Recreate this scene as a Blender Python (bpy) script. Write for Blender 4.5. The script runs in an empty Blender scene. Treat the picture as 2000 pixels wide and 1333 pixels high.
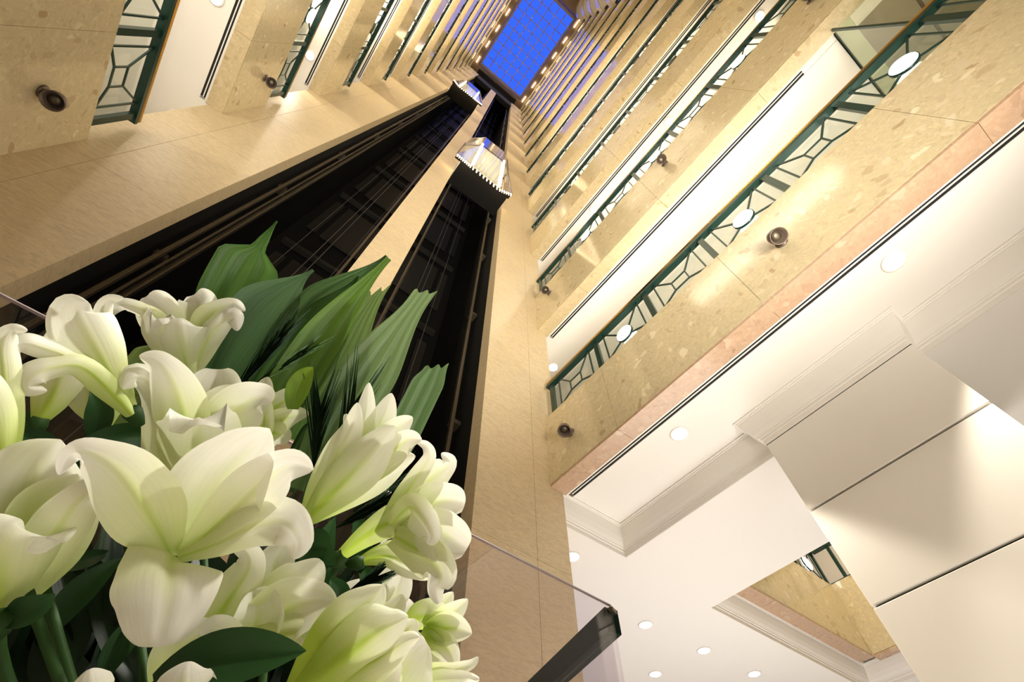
import bpy, bmesh, math, random
from mathutils import Vector, Matrix, noise
random.seed(7)
sc = bpy.context.scene
COL = sc.collection
U = 2.4          # metres per atrium half width
HC = 1.3         # camera height above the lobby floor

# ---------------------------------------------------------------- camera
RIGHT = Vector((0.79245, -0.60990, 0.00665)); DOWN = Vector((0.52491, 0.67638, -0.51670)); FWD = Vector((0.31063, 0.41295, 0.85614))
FWD.normalize(); RIGHT = (RIGHT - FWD * RIGHT.dot(FWD)).normalized(); DOWN = FWD.cross(RIGHT)
cam = bpy.data.objects.new('camera', bpy.data.cameras.new('camera')); COL.objects.link(cam)
cam.data.sensor_width = 36; cam.data.lens = 915.58 / 2000 * 36
cam.data.clip_start = 0.02; cam.data.clip_end = 200
m = Matrix.Identity(4)
for i in range(3):
    m[i][0] = RIGHT[i]; m[i][1] = -DOWN[i]; m[i][2] = -FWD[i]
m[2][3] = HC
cam.matrix_world = m
sc.camera = cam
# ---------------------------------------------------------------- sky, exposure
sc.view_settings.view_transform = 'Standard'; sc.view_settings.look = 'None'
sc.view_settings.exposure = 0.15; sc.view_settings.gamma = 1.0; sc.view_settings.use_curve_mapping = False
w = bpy.data.worlds.new('dusk_sky'); sc.world = w; w.use_nodes = True
bg = w.node_tree.nodes['Background']; bg.inputs[0].default_value = (0.036, 0.125, 0.98, 1); bg.inputs[1].default_value = 1.15

def P(x, y, z): return Vector((x * U, y * U, HC + z * U))

def lamp(name, kind, loc, energy, color=(1, .86, .66), target=None, **kw):
    l = bpy.data.lights.new(name, kind); l.energy = energy; l.color = color
    for k, v in kw.items(): setattr(l, k, v)
    o = bpy.data.objects.new(name, l); COL.objects.link(o); o.location = loc
    if target is not None:
        o.rotation_euler = (Vector(target) - Vector(loc)).to_track_quat('-Z', 'Y').to_euler()
    return o

ZB = [None, 1.303] + [2.553 + 1.316 * i for i in range(12)]
ZT = [None, 1.694] + [z + 0.457 for z in ZB[2:]]
N = 13
YB = -2.0        # where the straight balconies end

# added area fills: one washes up the shaft, the rest the galleries
lamp('lobby_fill', 'AREA', P(.15, -.95, .05), 150, (1, .92, .80), P(.45, .5, 3.2), shape='RECTANGLE', size=1.4, size_y=1.2, spread=1.25)
for s in (-1, 1): lamp('gallery_upfill', 'AREA', P(s * 1.45, -.4, 1.72), 36 if s > 0 else 50, (1, .90, .74), P(s * 1.35, -.4, 3), shape='RECTANGLE', size=4.6, size_y=.14)  # added fill hidden behind the parapet, brightens the ceiling above
for k in range(3, N + 1):
    for s in (-1, 1):
        z = ZB[k] - .07; f = {3: .45, 4: .8}.get(k, 1.0) * (1.25 if s < 0 and k < 6 else .6 if k < 6 else 1.0)
        lamp('gallery_fill', 'AREA', P(s * 1.30, -.3, z), 88 * f, (1, .86, .64), P(-s * 1.0, -.3, z + (.1 if k == 3 else .45)), shape='RECTANGLE', size=4.6, size_y=.16)  # added fill washing the stone fronts opposite
lamp('lobby_ceiling_fill', 'AREA', P(2.1, 1.0, -.3), 98, (1, .955, .91), P(2.0, .9, 2), shape='SQUARE', size=2.6)  # added fill near the floor, aimed up at the lower ceiling
lamp('lobby_front_fill', 'AREA', P(.9, -.5, -.35), 50, (1, .955, .91), P(1.2, 0, 2), shape='SQUARE', size=2.2)  # added fill for the soffit, no fixture
lamp('bouquet_key', 'SPOT', P(.45, -.05, 1.2), 420, (1, .95, .87), P(-.02, .22, .12), spot_size=1.15, spot_blend=.5, shadow_soft_size=.08)  # added spot brightening the lilies, no fixture
lamp('bouquet_fill', 'SPOT', P(.25, -.85, 1.15), 330, (1, .95, .86), P(0, .22, .12), spot_size=.75, spot_blend=.6, shadow_soft_size=.08)

# ---------------------------------------------------------------- materials
def mat(name, col, rough=.5, metal=0.0, spec=.5, emit=None, es=0.0):
    M = bpy.data.materials.new(name); M.use_nodes = True
    b = M.node_tree.nodes['Principled BSDF']
    b.inputs['Base Color'].default_value = (*col, 1); b.inputs['Roughness'].default_value = rough
    b.inputs['Metallic'].default_value = metal; b.inputs['Specular IOR Level'].default_value = spec
    if emit: b.inputs['Emission Color'].default_value = (*emit, 1); b.inputs['Emission Strength'].default_value = es
    return M

def nd(nt, t, **kw):
    n = nt.nodes.new(t)
    for k, v in kw.items(): setattr(n, k, v)
    return n

def stone(name, base, dark, light, rough, chip=3.2, fine=30, amount=.75):
    """breccia: angular chips of lighter and darker stone in a sandy ground"""
    M = mat(name, base, rough); nt = M.node_tree; b = nt.nodes['Principled BSDF']; L = nt.links.new
    g = nd(nt, 'ShaderNodeNewGeometry')
    n0 = nd(nt, 'ShaderNodeTexNoise'); n0.inputs['Scale'].default_value = chip * 1.6; n0.inputs['Detail'].default_value = 4
    L(g.outputs['Position'], n0.inputs['Vector'])
    mixv = nd(nt, 'ShaderNodeMixRGB', blend_type='LINEAR_LIGHT'); mixv.inputs[0].default_value = .13
    L(g.outputs['Position'], mixv.inputs[1]); L(n0.outputs['Color'], mixv.inputs[2])
    v = nd(nt, 'ShaderNodeTexVoronoi'); v.inputs['Scale'].default_value = chip * 3.4; v.inputs['Randomness'].default_value = 1
    L(mixv.outputs[0], v.inputs['Vector'])
    sep = nd(nt, 'ShaderNodeSeparateColor'); L(v.outputs['Color'], sep.inputs[0])
    # chips: only some cells count, and only near the cell centre
    r1 = nd(nt, 'ShaderNodeValToRGB'); r1.color_ramp.elements[0].position = .55; r1.color_ramp.elements[1].position = .85
    L(sep.outputs[0], r1.inputs[0])
    r2 = nd(nt, 'ShaderNodeValToRGB'); r2.color_ramp.elements[0].position = .34; r2.color_ramp.elements[1].position = .46
    r2.color_ramp.elements[0].color = (1, 1, 1, 1); r2.color_ramp.elements[1].color = (0, 0, 0, 1)
    L(v.outputs['Distance'], r2.inputs[0])
    mul = nd(nt, 'ShaderNodeMath', operation='MULTIPLY'); L(r1.outputs[0], mul.inputs[0]); L(r2.outputs[0], mul.inputs[1])
    cm = nd(nt, 'ShaderNodeMixRGB'); L(sep.outputs[1], cm.inputs[0]); cm.inputs[1].default_value = (*dark, 1); cm.inputs[2].default_value = (*light, 1)
    n1 = nd(nt, 'ShaderNodeTexNoise'); n1.inputs['Scale'].default_value = fine; n1.inputs['Detail'].default_value = 6; n1.inputs['Roughness'].default_value = .7
    L(g.outputs['Position'], n1.inputs['Vector'])
    r3 = nd(nt, 'ShaderNodeValToRGB'); r3.color_ramp.elements[0].position = .35; r3.color_ramp.elements[1].position = .68
    r3.color_ramp.elements[0].color = (*[c * .82 for c in base], 1); r3.color_ramp.elements[1].color = (*[min(1, c * 1.16) for c in base], 1)
    L(n1.outputs['Fac'], r3.inputs[0])
    v2 = nd(nt, 'ShaderNodeTexVoronoi'); v2.inputs['Scale'].default_value = chip * 11; L(mixv.outputs[0], v2.inputs['Vector'])
    s2 = nd(nt, 'ShaderNodeSeparateColor'); L(v2.outputs['Color'], s2.inputs[0])
    r4 = nd(nt, 'ShaderNodeValToRGB'); L(s2.outputs[0], r4.inputs[0])
    r4.color_ramp.elements[0].color = (*[c * .80 for c in base], 1); r4.color_ramp.elements[1].color = (*[min(1, c * 1.18) for c in base], 1)
    e_ = r4.color_ramp.elements.new(.12); e_.color = (*[c * .97 for c in base], 1); e_ = r4.color_ramp.elements.new(.82); e_.color = (*[c * 1.03 for c in base], 1)
    mx2 = nd(nt, 'ShaderNodeMixRGB'); mx2.inputs[0].default_value = .6; L(r3.outputs[0], mx2.inputs[1]); L(r4.outputs[0], mx2.inputs[2])
    m2 = nd(nt, 'ShaderNodeMath', operation='MULTIPLY'); L(mul.outputs[0], m2.inputs[0]); m2.inputs[1].default_value = amount
    fm = nd(nt, 'ShaderNodeMixRGB'); L(m2.outputs[0], fm.inputs[0]); L(mx2.outputs[0], fm.inputs[1]); L(cm.outputs[0], fm.inputs[2])
    L(fm.outputs[0], b.inputs['Base Color'])
    return M

def limestone(name, base, rough, amp=.12):
    M = mat(name, base, rough); nt = M.node_tree; b = nt.nodes['Principled BSDF']; L = nt.links.new
    g = nd(nt, 'ShaderNodeNewGeometry'); mp = nd(nt, 'ShaderNodeMapping'); mp.inputs['Scale'].default_value = (4, 4, 15)
    L(g.outputs['Position'], mp.inputs[0])
    n = nd(nt, 'ShaderNodeTexNoise'); n.inputs['Scale'].default_value = 3.2; n.inputs['Detail'].default_value = 8; n.inputs['Distortion'].default_value = 1.2
    L(mp.outputs[0], n.inputs['Vector'])
    r = nd(nt, 'ShaderNodeValToRGB'); r.color_ramp.elements[0].position = .36; r.color_ramp.elements[1].position = .6
    r.color_ramp.elements[0].color = (*[c * (1 - amp) for c in base], 1); r.color_ramp.elements[1].color = (*[min(1, c * (1 + amp * .5)) for c in base], 1)
    L(n.outputs['Fac'], r.inputs[0]); L(r.outputs[0], b.inputs['Base Color'])
    return M

def clear(name, tint, gloss=.12, rough=.0):
    M = bpy.data.materials.new(name); M.use_nodes = True; nt = M.node_tree; nt.nodes.clear()
    o = nd(nt, 'ShaderNodeOutputMaterial'); t = nd(nt, 'ShaderNodeBsdfTransparent'); t.inputs[0].default_value = (*tint, 1)
    g = nd(nt, 'ShaderNodeBsdfGlossy'); g.inputs['Roughness'].default_value = rough
    f = nd(nt, 'ShaderNodeLayerWeight'); p5 = nd(nt, 'ShaderNodeMath', operation='POWER'); p5.inputs[1].default_value = 5; nt.links.new(f.outputs['Facing'], p5.inputs[0])
    a = nd(nt, 'ShaderNodeMath', operation='MULTIPLY_ADD'); a.inputs[1].default_value = .8; a.inputs[2].default_value = gloss; nt.links.new(p5.outputs[0], a.inputs[0])
    mx = nd(nt, 'ShaderNodeMixShader'); nt.links.new(a.outputs[0], mx.inputs[0]); nt.links.new(t.outputs[0], mx.inputs[1]); nt.links.new(g.outputs[0], mx.inputs[2])
    nt.links.new(mx.outputs[0], o.inputs[0])
    return M

M_FRONT = stone('polished_breccia', (.66, .56, .355), (.46, .32, .18), (.86, .77, .58), .11, chip=3.3, amount=.85)
M_BAND = stone('pink_breccia', (.52, .355, .235), (.32, .18, .10), (.68, .52, .37), .25, chip=3.0)
M_BAND2 = stone('tan_breccia', (.58, .47, .28), (.38, .25, .12), (.72, .60, .40), .22, chip=3.0)
M_PIER = limestone('beige_limestone', (.66, .535, .335), .45)
M_WHITE = mat('white_paint', (.86, .83, .77), .6)
M_CREAM = mat('cream_paint', (.80, .74, .60), .55)
M_GREEN = mat('green_metal', (.010, .040, .030), .3, .2)
M_GREEN2 = mat('black_green_metal', (.004, .014, .010), .6, .0, .05)
M_EDGE = mat('glass_edge', (.42, .36, .36), .3)  # pale colour carries the bright line along the glass edge
M_BRASS = mat('brass', (.75, .45, .10), .18, 1)
M_BRONZE = mat('dark_bronze', (.17, .13, .10), .38, .5)
M_BLACK = mat('slot_black', (.006, .006, .006), .8)
M_SHAFT = mat('shaft_black', (.0035, .0033, .003), .8, spec=.2)
M_SHAFTP = mat('shaft_panel', (.013, .012, .009), .6, spec=.3)
M_STEEL = mat('guide_steel', (.12, .10, .07), .4, .8)
M_CABLE = mat('cable_steel', (.10, .10, .10), .4, .6)
M_LAMP = mat('lamp_glow', (1, 1, 1), .4, emit=(1, .97, .86), es=9)
M_DISC = mat('downlight_glow', (1, 1, 1), .4, emit=(1, .96, .88), es=14)
M_BULB = mat('bulb_glow', (1, .9, .7), .4, emit=(1, .72, .42), es=10)
M_GLASS = clear('railing_glass', (.96, .985, .96), .03)
M_GLASS2 = clear('screen_glass', (.92, .90, .92), .045)
M_CARGLASS = clear('car_glass', (.9, .9, .9), .12)
M_CARIN = mat('car_lining_glow', (.62, .60, .48), .35, emit=(1, .95, .75), es=.25)  # lining glows by itself to carry the car's interior light
M_MULL = mat('skylight_mullion', (.70, .60, .55), .5)
M_FRAME = mat('skylight_frame', (.30, .22, .15), .6)
M_TILE = mat('floor_tile', (.55, .48, .38), .25)
M_PALE = mat('pale_green_panel', (.55, .56, .36), .4)
M_TAUPE = mat('taupe_panel', (.30, .25, .17), .45)

# ---------------------------------------------------------------- mesh helpers
def box(bm, x0, x1, y0, y1, z0, z1, off=None):
    v = []
    for x in (x0, x1):
        for y in (y0, y1):
            for z in (z0, z1):
                v.append(bm.verts.new((x, y, z)))
    for f in ((0, 1, 3, 2), (4, 6, 7, 5), (0, 4, 5, 1), (2, 3, 7, 6), (0, 2, 6, 4), (1, 5, 7, 3)):
        bm.faces.new([v[i] for i in f])

def bar(bm, a, b, r, n=6):
    a = Vector(a); b = Vector(b); d = (b - a).normalized(); q = d.to_track_quat('Z', 'Y')
    R = []
    for p in (a, b):
        R.append([bm.verts.new(p + q @ Vector((r * math.cos(2 * math.pi * i / n), r * math.sin(2 * math.pi * i / n), 0))) for i in range(n)])
    for i in range(n): bm.faces.new((R[0][i], R[0][(i + 1) % n], R[1][(i + 1) % n], R[1][i]))
    bm.faces.new(R[0][::-1]); bm.faces.new(R[1])

def flat(bm, a, b, wx, wy):
    """square bar between two points lying in a plane x = const: wx across the plane, wy in it"""
    a = Vector(a); b = Vector(b); d = (b - a).normalized(); s = d.cross(Vector((1, 0, 0))).normalized()
    V = []
    for p in (a, b):
        for i, j in ((-1, -1), (1, -1), (1, 1), (-1, 1)): V.append(bm.verts.new(p + Vector((i * wx, 0, 0)) + s * (j * wy)))
    for f in ((0, 1, 2, 3), (7, 6, 5, 4), (0, 4, 5, 1), (1, 5, 6, 2), (2, 6, 7, 3), (3, 7, 4, 0)): bm.faces.new([V[i] for i in f])

def lathe(bm, prof, q=None, o=Vector((0, 0, 0)), n=24):
    rings = []
    for r, h in prof:
        rings.append([bm.verts.new(o + ((q @ Vector((r * math.cos(2 * math.pi * i / n), r * math.sin(2 * math.pi * i / n), h))) if q else Vector((r * math.cos(2 * math.pi * i / n), r * math.sin(2 * math.pi * i / n), h)))) for i in range(n)])
    for a, b in zip(rings, rings[1:]):
        for i in range(n): bm.faces.new((a[i], a[(i + 1) % n], b[(i + 1) % n], b[i]))
    bm.faces.new(rings[0][::-1]); bm.faces.new(rings[-1])

def mesh(bm, m, smooth=False, name='m'):
    bmesh.ops.recalc_face_normals(bm, faces=bm.faces[:])
    me = bpy.data.meshes.new(name); bm.to_mesh(me); bm.free()
    if m: me.materials.append(m)
    if smooth:
        for p in me.polygons: p.use_smooth = True
    return me

def link(name, me, parent=None, loc=(0, 0, 0), scale=None):
    o = bpy.data.objects.new(name, me); COL.objects.link(o); o.location = loc
    if scale: o.scale = scale
    if parent: o.parent = parent
    return o

def ubox(name, m, x0, x1, y0, y1, z0, z1, parent=None, org=None):
    """one box in atrium units, in world metres"""
    bm = bmesh.new(); a = P(x0, y0, z0); b = P(x1, y1, z1)
    o = (a + b) / 2 if org is None else org
    box(bm, a.x - o.x, b.x - o.x, a.y - o.y, b.y - o.y, a.z - o.z, b.z - o.z)
    pl = o if parent is None else o - parent.location
    return link(name, mesh(bm, m), parent, pl)

def empty(name, loc, label, cat, group=None):
    o = bpy.data.objects.new(name, None); COL.objects.link(o); o.location = loc; o.empty_display_size = .1
    o['label'] = label; o['category'] = cat
    if group: o['group'] = group
    return o
def tag(o, label=None, cat=None, group=None, kind=None):
    if label: o['label'] = label
    if cat: o['category'] = cat
    if group: o['group'] = group
    if kind: o['kind'] = kind
    return o
def struct(o): o['kind'] = 'structure'; return o

ORD = [None, 'lowest', 'second', 'third', 'fourth', 'fifth', 'sixth', 'seventh', 'eighth', 'ninth', 'tenth', 'eleventh', 'twelfth', 'topmost']

# ================================================================ SETTING
YW = 1.064
# elevator wall: two outer piers and the slim middle pier, clad in limestone panels
wf = bpy.data.objects.new('wall_front', None); COL.objects.link(wf); wf.location = P(0, YW, -.54); struct(wf)
TOP = 17.45
def pier(x0, x1, d=.35, top=TOP):
    ubox('pier_core', M_PIER, x0 + .0005, x1 - .0005, YW + .012, YW + d, -.54, top, wf)
pier(-1.067, -.6525); pier(.6525, 1.067)
pier(-.0914, .0914, .07, 15.8)
rows = [-.54] + [1.6 - .658 * i for i in (2, 1)] + [1.6 + .658 * i for i in range(25)]
rows = [r for r in rows if r < TOP - .2] + [TOP]
pm = {}
def panel(x0, x1, z0, z1):
    key = (round(x1 - x0, 4), round(z1 - z0, 4)); g = .0007
    if key not in pm:
        bm = bmesh.new(); w_, h_ = (x1 - x0) / 2 * U, (z1 - z0) / 2 * U
        box(bm, -w_ + g * U, w_ - g * U, -.006 * U, .006 * U, -h_ + g * U, h_ - g * U)
        pm[key] = mesh(bm, M_PIER)
    link('stone_panel', pm[key], wf, P((x0 + x1) / 2, YW + .006, (z0 + z1) / 2) - wf.location)
for z0, z1 in zip(rows, rows[1:]):
    for s in (-1, 1):
        panel(*sorted((s * .6525, s * .917)), z0, z1)
        panel(*sorted((s * .917, s * 1.067)), z0, z1)
    if z1 < 15.9: panel(-.0914, .0914, z0, z1)
    elif z0 < 15.8: panel(-.0914, .0914, z0, 15.8)

# elevator shaft: dark lining, door backs, guide rails, cables
for s, nm in ((-1, 'left'), (1, 'right')):
    st = bpy.data.objects.new('wall_shaft_' + nm, None); COL.objects.link(st); st.location = P(s * .372, 1.7, -.54); struct(st)
    a, b = sorted((s * .0914, s * .6525))
    ubox('shaft_back', M_SHAFT, a - .05, b + .05, 1.95, 1.97, -.54, 17.6, st)
    ubox('shaft_side', M_SHAFT, *sorted((s * .06, s * .0714)), YW + .075, 1.95, -.54, 17.6, st)
    ubox('shaft_side', M_SHAFT, *sorted((s * .70, s * .71)), YW + .36, 1.95, -.54, 17.6, st)
    ubox('shaft_side', M_SHAFT, *sorted((s * .6525, s * .6535)), YW + .074, YW + .36, -.54, 17.6, st)
    zz = [.1 + 1.316 * i for i in range(1, 13)]
    bm = bmesh.new(); box(bm, -.17 * U, .17 * U, -.01, .01, -.40 * U, .40 * U); dm = mesh(bm, M_SHAFTP)
    bm = bmesh.new(); box(bm, -.27 * U, .27 * U, -.05, .05, -.05, .05); sm = mesh(bm, M_SHAFTP)
    bm = bmesh.new(); box(bm, -.04 * U, .04 * U, -.008, .008, -.38 * U, .38 * U); gm = mesh(bm, M_SHAFTP)
    for z in zz:
        link('door_panel', dm, st, P(s * .33, 1.93, z) - st.location)
        link('sill_beam', sm, st, P(s * .372, 1.90, z + .52) - st.location)
        link('door_panel', gm, st, P(s * .58, 1.93, z) - st.location)
for s, nm, xs in ((-1, 'left', ((-.615, 1.20, .007), (-.595, 1.23, .004), (-.585, 1.26, .009), (-.13, 1.20, .006))), (1, 'right', ((.60, 1.22, .008), (.62, 1.26, .004), (.14, 1.22, .006)))):
    g = empty('guide_rail', P(s * .372, 1.25, -.54), 'steel guide rails standing in the dark ' + nm + ' elevator shaft', 'rails', 'elevator guide rails')
    for x, y, r in xs: ubox('rail', M_STEEL, x - r, x + r, y - r, y + r, -.54, 17.3, g)
    bm = bmesh.new(); box(bm, -.02 * U, .02 * U, -.02 * U, .03 * U, -.012 * U, .012 * U); bk = mesh(bm, M_STEEL)
    for i in range(14): link('rail_bracket', bk, g, P(s * .622, 1.235, .55 + i * 1.0) - g.location)
    c = empty('hoist_cable', P(s * .372, 1.35, -.54), 'thin steel hoist cables hanging in the ' + nm + ' elevator shaft', 'cables', 'elevator hoist cables')
    for x, y, r in ((.30, 1.5, .0028), (.345, 1.55, .0028), (.20, 1.62, .0022), (.44, 1.5, .0022)):
        bm = bmesh.new(); bar(bm, (0, 0, 0), (0, 0, 17.6 * U), r * U, 6); link('cable', mesh(bm, M_CABLE), c, P(s * x, y, -.54) - c.location)

# black bulkhead under the skylight curb
bk_ = struct(ubox('trim_bulkhead', M_BLACK, -.74, .74, .93, 1.40, 17.15, 17.5))
struct(ubox('trim_header', M_BLACK, -.652, .652, YW + .002, 1.2, 15.8, 17.15))
struct(ubox('trim_header', M_SHAFT, -1.07, 1.07, 1.40, 2.0, 17.45, 17.6))

# lobby floor and outer shell
struct(ubox('floor', M_TILE, -2.2, 3.6, -3.1, 2.6, -.60, -.5417))
struct(ubox('wall_left', M_WHITE, -1.68, -1.66, -3.1, 2.0, -.54, 17.6))
struct(ubox('wall_right', M_WHITE, 3.6, 3.62, -3.1, 2.6, -.54, 2.56))
struct(ubox('wall_right', M_WHITE, 1.66, 1.68, -3.1, 2.0, 2.43, 17.6))
struct(ubox('wall_back', M_CREAM, -1.7, 3.6, -3.12, -3.1, -.54, 17.6))
struct(ubox('wall_far', M_WHITE, .72, 3.6, 2.6, 2.62, -.54, 2.56))
for s, nm in ((-1, 'left'), (1, 'right')):
    a, b = sorted((s * .72, s * 1.68)); struct(ubox('wall_front_' + nm, M_WHITE, a, b, 1.98, 2.0, 1.2 if s > 0 else -.54, 17.6))

# ================================================================ GALLERIES
RY = [1.005 - .32 * i for i in range(10)]          # railing posts
PJ = [YW, .685, .045, -.595, -1.235, YB]           # joints between stone front panels
def stone_parts(s, parent, k):
    zb, zt = ZB[k], ZT[k]; o = parent.location
    key = 1 if k == 1 else 2
    for y1, y0 in zip(PJ, PJ[1:]):
        kk = ('f', key, s, y0)
        if kk not in pm:
            bm = bmesh.new(); a, b = sorted((0, s * .02 * U)); box(bm, a, b, (y0 + .0006) * U, (y1 - .0006) * U, 0, (zt - zb) * U); pm[kk] = mesh(bm, M_FRONT)
            bm = bmesh.new(); a, b = sorted((s * .0008 * U, s * .08 * U)); box(bm, a, b, (y0 + .0006) * U, (y1 - .0006) * U, 0, .012 * U); pm[('b',) + kk[1:]] = mesh(bm, M_BAND if key == 1 else M_BAND2)
        link('stone_panel', pm[kk], parent, P(s, 0, zb) - o)
        link('underside_panel', pm[('b',) + kk[1:]], parent, P(s, 0, zb - .0125) - o)
def make_gallery(k, s):
    side = 'right' if s > 0 else 'left'
    zb, zt = ZB[k], ZT[k]; base = P(s * 1.05, 0, zb)
    g = empty('balcony', base, '%s stone-fronted gallery balcony up the %s side of the atrium' % (ORD[k], side), 'balcony', None)
    stone_parts(s, g, k)
    X = lambda a, b: sorted((s * a, s * b))
    key = (k == 1, s)
    def sh(nm, m, x0, x1, y0, y1, z0, z1, tg):
        kk = (tg,) + key
        if kk not in pm:
            bm = bmesh.new(); a, b = X(x0, x1); box(bm, a * U, b * U, y0 * U, y1 * U, z0 * U, z1 * U); pm[kk] = mesh(bm, m)
        return link(nm, pm[kk], g, P(0, 0, zb) - base)
    sh('parapet', M_WHITE, 1.0205, 1.06, YB, YW, .10, zt - zb, 'pw')
    yf = YW if k == 1 else 1.975
    xo = 1.66
    if k > 1:
        sh('floor_slab', M_WHITE, 1.13, xo, YB, yf, 0, .10, 'sl')
        sh('floor_slab', M_WHITE, 1.0205, 1.13, YB, YW - .001, .02, .10, 'sl2')
        sh('floor_slab', M_WHITE, 1.068, 1.13, YW, yf, 0, .10, 'sl3')
        sh('ceiling_reveal', M_CREAM, 1.33, 1.337, YB, YW - .03, -.002, .0, 'rv')
    sh('white_trim', M_WHITE, 1.081, 1.0865, YB, YW - .001, -.006, .02, 't1')
    ys = -.78 if (k == 2 and s > 0) else YB
    pm_k = '' if ys == YB else 'short'
    sh('white_trim', M_WHITE, 1.0885, 1.0935, YB, YW - .001, -.003, .02, 't2')
    sh('slot_bar', M_WHITE, 1.1030, 1.1075, ys, YW - .012, -.001, .02, 't3' + pm_k)
    sh('slot_bar', M_WHITE, 1.1185, 1.13, YB, YW - .001, -.001, .02, 't4')
    sh('air_slot', M_BLACK, 1.0935, 1.1185, ys, YW - .012, .0012, .0199, 't5' + pm_k)
    if pm_k: sh('slot_bar', M_WHITE, 1.0950, 1.1165, YB, ys, -.001, .02, 't6')
    return g
for k in range(1, N + 1):
    for s in (-1, 1):
        make_gallery(k, s)
# galleries' railings
H_ = .215
def uprights(bm, s): flat(bm, (0, s * .109 * U, .006 * U), (0, s * .109 * U, H_ * U), .006, .008)
def square(bm):
    sq = ((-.036, .05), (.036, .05), (.036, .115), (-.036, .115))
    for (a, b), (c, d) in zip(sq, sq[1:] + sq[:1]): flat(bm, (0, a * U, b * U), (0, c * U, d * U), .006, .007)
    for (a, b), c, d in ((sq[0], -.109, .012), (sq[1], .109, .012), (sq[2], .109, H_), (sq[3], -.109, H_)): flat(bm, (0, a * U, b * U), (0, c * U, d * U), .006, .008)
def brace(bm, sa, sb): flat(bm, (0, .034 * sa * U, (.083 + .030 * sb) * U), (0, .109 * sa * U, (.012 if sb < 0 else H_) * U), .006, .008)
def motif(bm, lampy):
    """one bay about its centre: two uprights and the braced square (or the braces of the lamp ring)"""
    for s in (-1, 1): uprights(bm, s)
    if not lampy: square(bm)
    else:
        for sa in (-1, 1):
            for sb in (-1, 1): brace(bm, sa, sb)
def one(f, *a):
    bm = bmesh.new(); f(bm, *a); return mesh(bm, M_GREEN)
ME_UP = [one(uprights, s) for s in (-1, 1)]; ME_SQ = one(square); ME_BRC = [one(brace, sa, sb) for sa in (-1, 1) for sb in (-1, 1)]
def bay(r, loc, lampy, rz=0):
    for me in ME_UP: link('upright', me, r, loc).rotation_euler = (0, 0, rz)
    for nm, me in ([('braced_square', ME_SQ)] if not lampy else [('brace', q) for q in ME_BRC]): link(nm, me, r, loc).rotation_euler = (0, 0, rz)
bm = bmesh.new(); box(bm, -.018, .018, -.022 * U * .55, .022 * U * .55, 0, .218 * U); ME_POST = mesh(bm, M_GREEN)
QX = Vector((1, 0, 0)).to_track_quat('Z', 'Y')
bm = bmesh.new(); lathe(bm, [(.036 * U, -.014), (.044 * U, -.012), (.044 * U, .012), (.036 * U, .014)], QX, n=28); ME_RING = mesh(bm, M_GREEN, True)
bm = bmesh.new(); lathe(bm, [(.004 * U, -.034), (.025 * U, -.031), (.037 * U, -.024), (.041 * U, -.013), (.041 * U, .013), (.037 * U, .024), (.025 * U, .031), (.004 * U, .034)], QX, n=28); ME_GLOBE = mesh(bm, M_LAMP, True)
bm = bmesh.new(); lathe(bm, [(.004 * U, -.010), (.030 * U, -.009), (.036 * U, -.006), (.036 * U, .006), (.030 * U, .009), (.004 * U, .010)], QX, n=20); ME_GLOBE2 = mesh(bm, mat('lamp_lens_dim', (.8, .78, .7), .3), True)
L0 = (RY[0] + .03, YB + .01)
def railmesh(z0, z1, x, m, y0=L0[1], y1=L0[0]):
    bm = bmesh.new(); box(bm, -x * U, x * U, y0 * U, y1 * U, z0 * U, z1 * U); return mesh(bm, m)
ME_BOT = railmesh(0, .009, .005, M_GREEN); ME_TOP = railmesh(.213, .228, .014, M_GREEN); ME_TOP2 = railmesh(.231, .238, .010, M_GREEN)
bm = bmesh.new(); bar(bm, (0, L0[1] * U, 0), (0, L0[0] * U, 0), .011 * U, 12); ME_BR2 = mesh(bm, M_BRASS, True)
bm = bmesh.new(); box(bm, -.004, .004, L0[1] * U, L0[0] * U, .01 * U, .21 * U); ME_PANE = mesh(bm, M_GLASS)
def joined(k):
    bm = bmesh.new()
    for i, y in enumerate(RY[:-1]):
        box(bm, -.018, .018, (y - .01) * U, (y + .01) * U, 0, .218 * U)
        t = bmesh.new(); motif(t, i % 2 == 1); bmesh.ops.translate(t, verts=t.verts, vec=(0, (y - .16) * U, 0))
        mm = bpy.data.meshes.new('t'); t.to_mesh(mm); t.free(); bm.from_mesh(mm); bpy.data.meshes.remove(mm)
    return mesh(bm, M_GREEN)
ME_GRILLE = joined(0)
for k in range(1, N + 1):
    for s in (-1, 1):
        side = 'right' if s > 0 else 'left'
        o = P(s * 1.012, 0, ZT[k])
        r = empty('gallery_railing', o, 'dark green railing with brass handrail on the %s gallery, %s side' % (ORD[k], side), 'railing')
        link('bottom_rail', ME_BOT, r); link('top_rail', ME_TOP, r); link('top_rail', ME_TOP2, r); link('handrail', ME_BR2, r, (0, 0, .249 * U))
        if k <= 4:
            for i, y in enumerate(RY):
                link('post', ME_POST, r, (0, y * U, 0))
                if i == len(RY) - 1: break
                bay(r, (0, (y - .16) * U, 0), i % 2 == 1)
        else: link('grille', ME_GRILLE, r)['kind'] = 'stuff'
        for i, y in enumerate(RY[:-1]):
            if i % 2 == 1:
                lr = link('lamp_ring', ME_RING, r, (0, (y - .16) * U, .083 * U)); link('lamp_globe', ME_GLOBE if k <= 2 else ME_GLOBE2, lr)
        if k <= 3: link('glass_pane', ME_PANE, r, (s * .022 * U, 0, 0))

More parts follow.
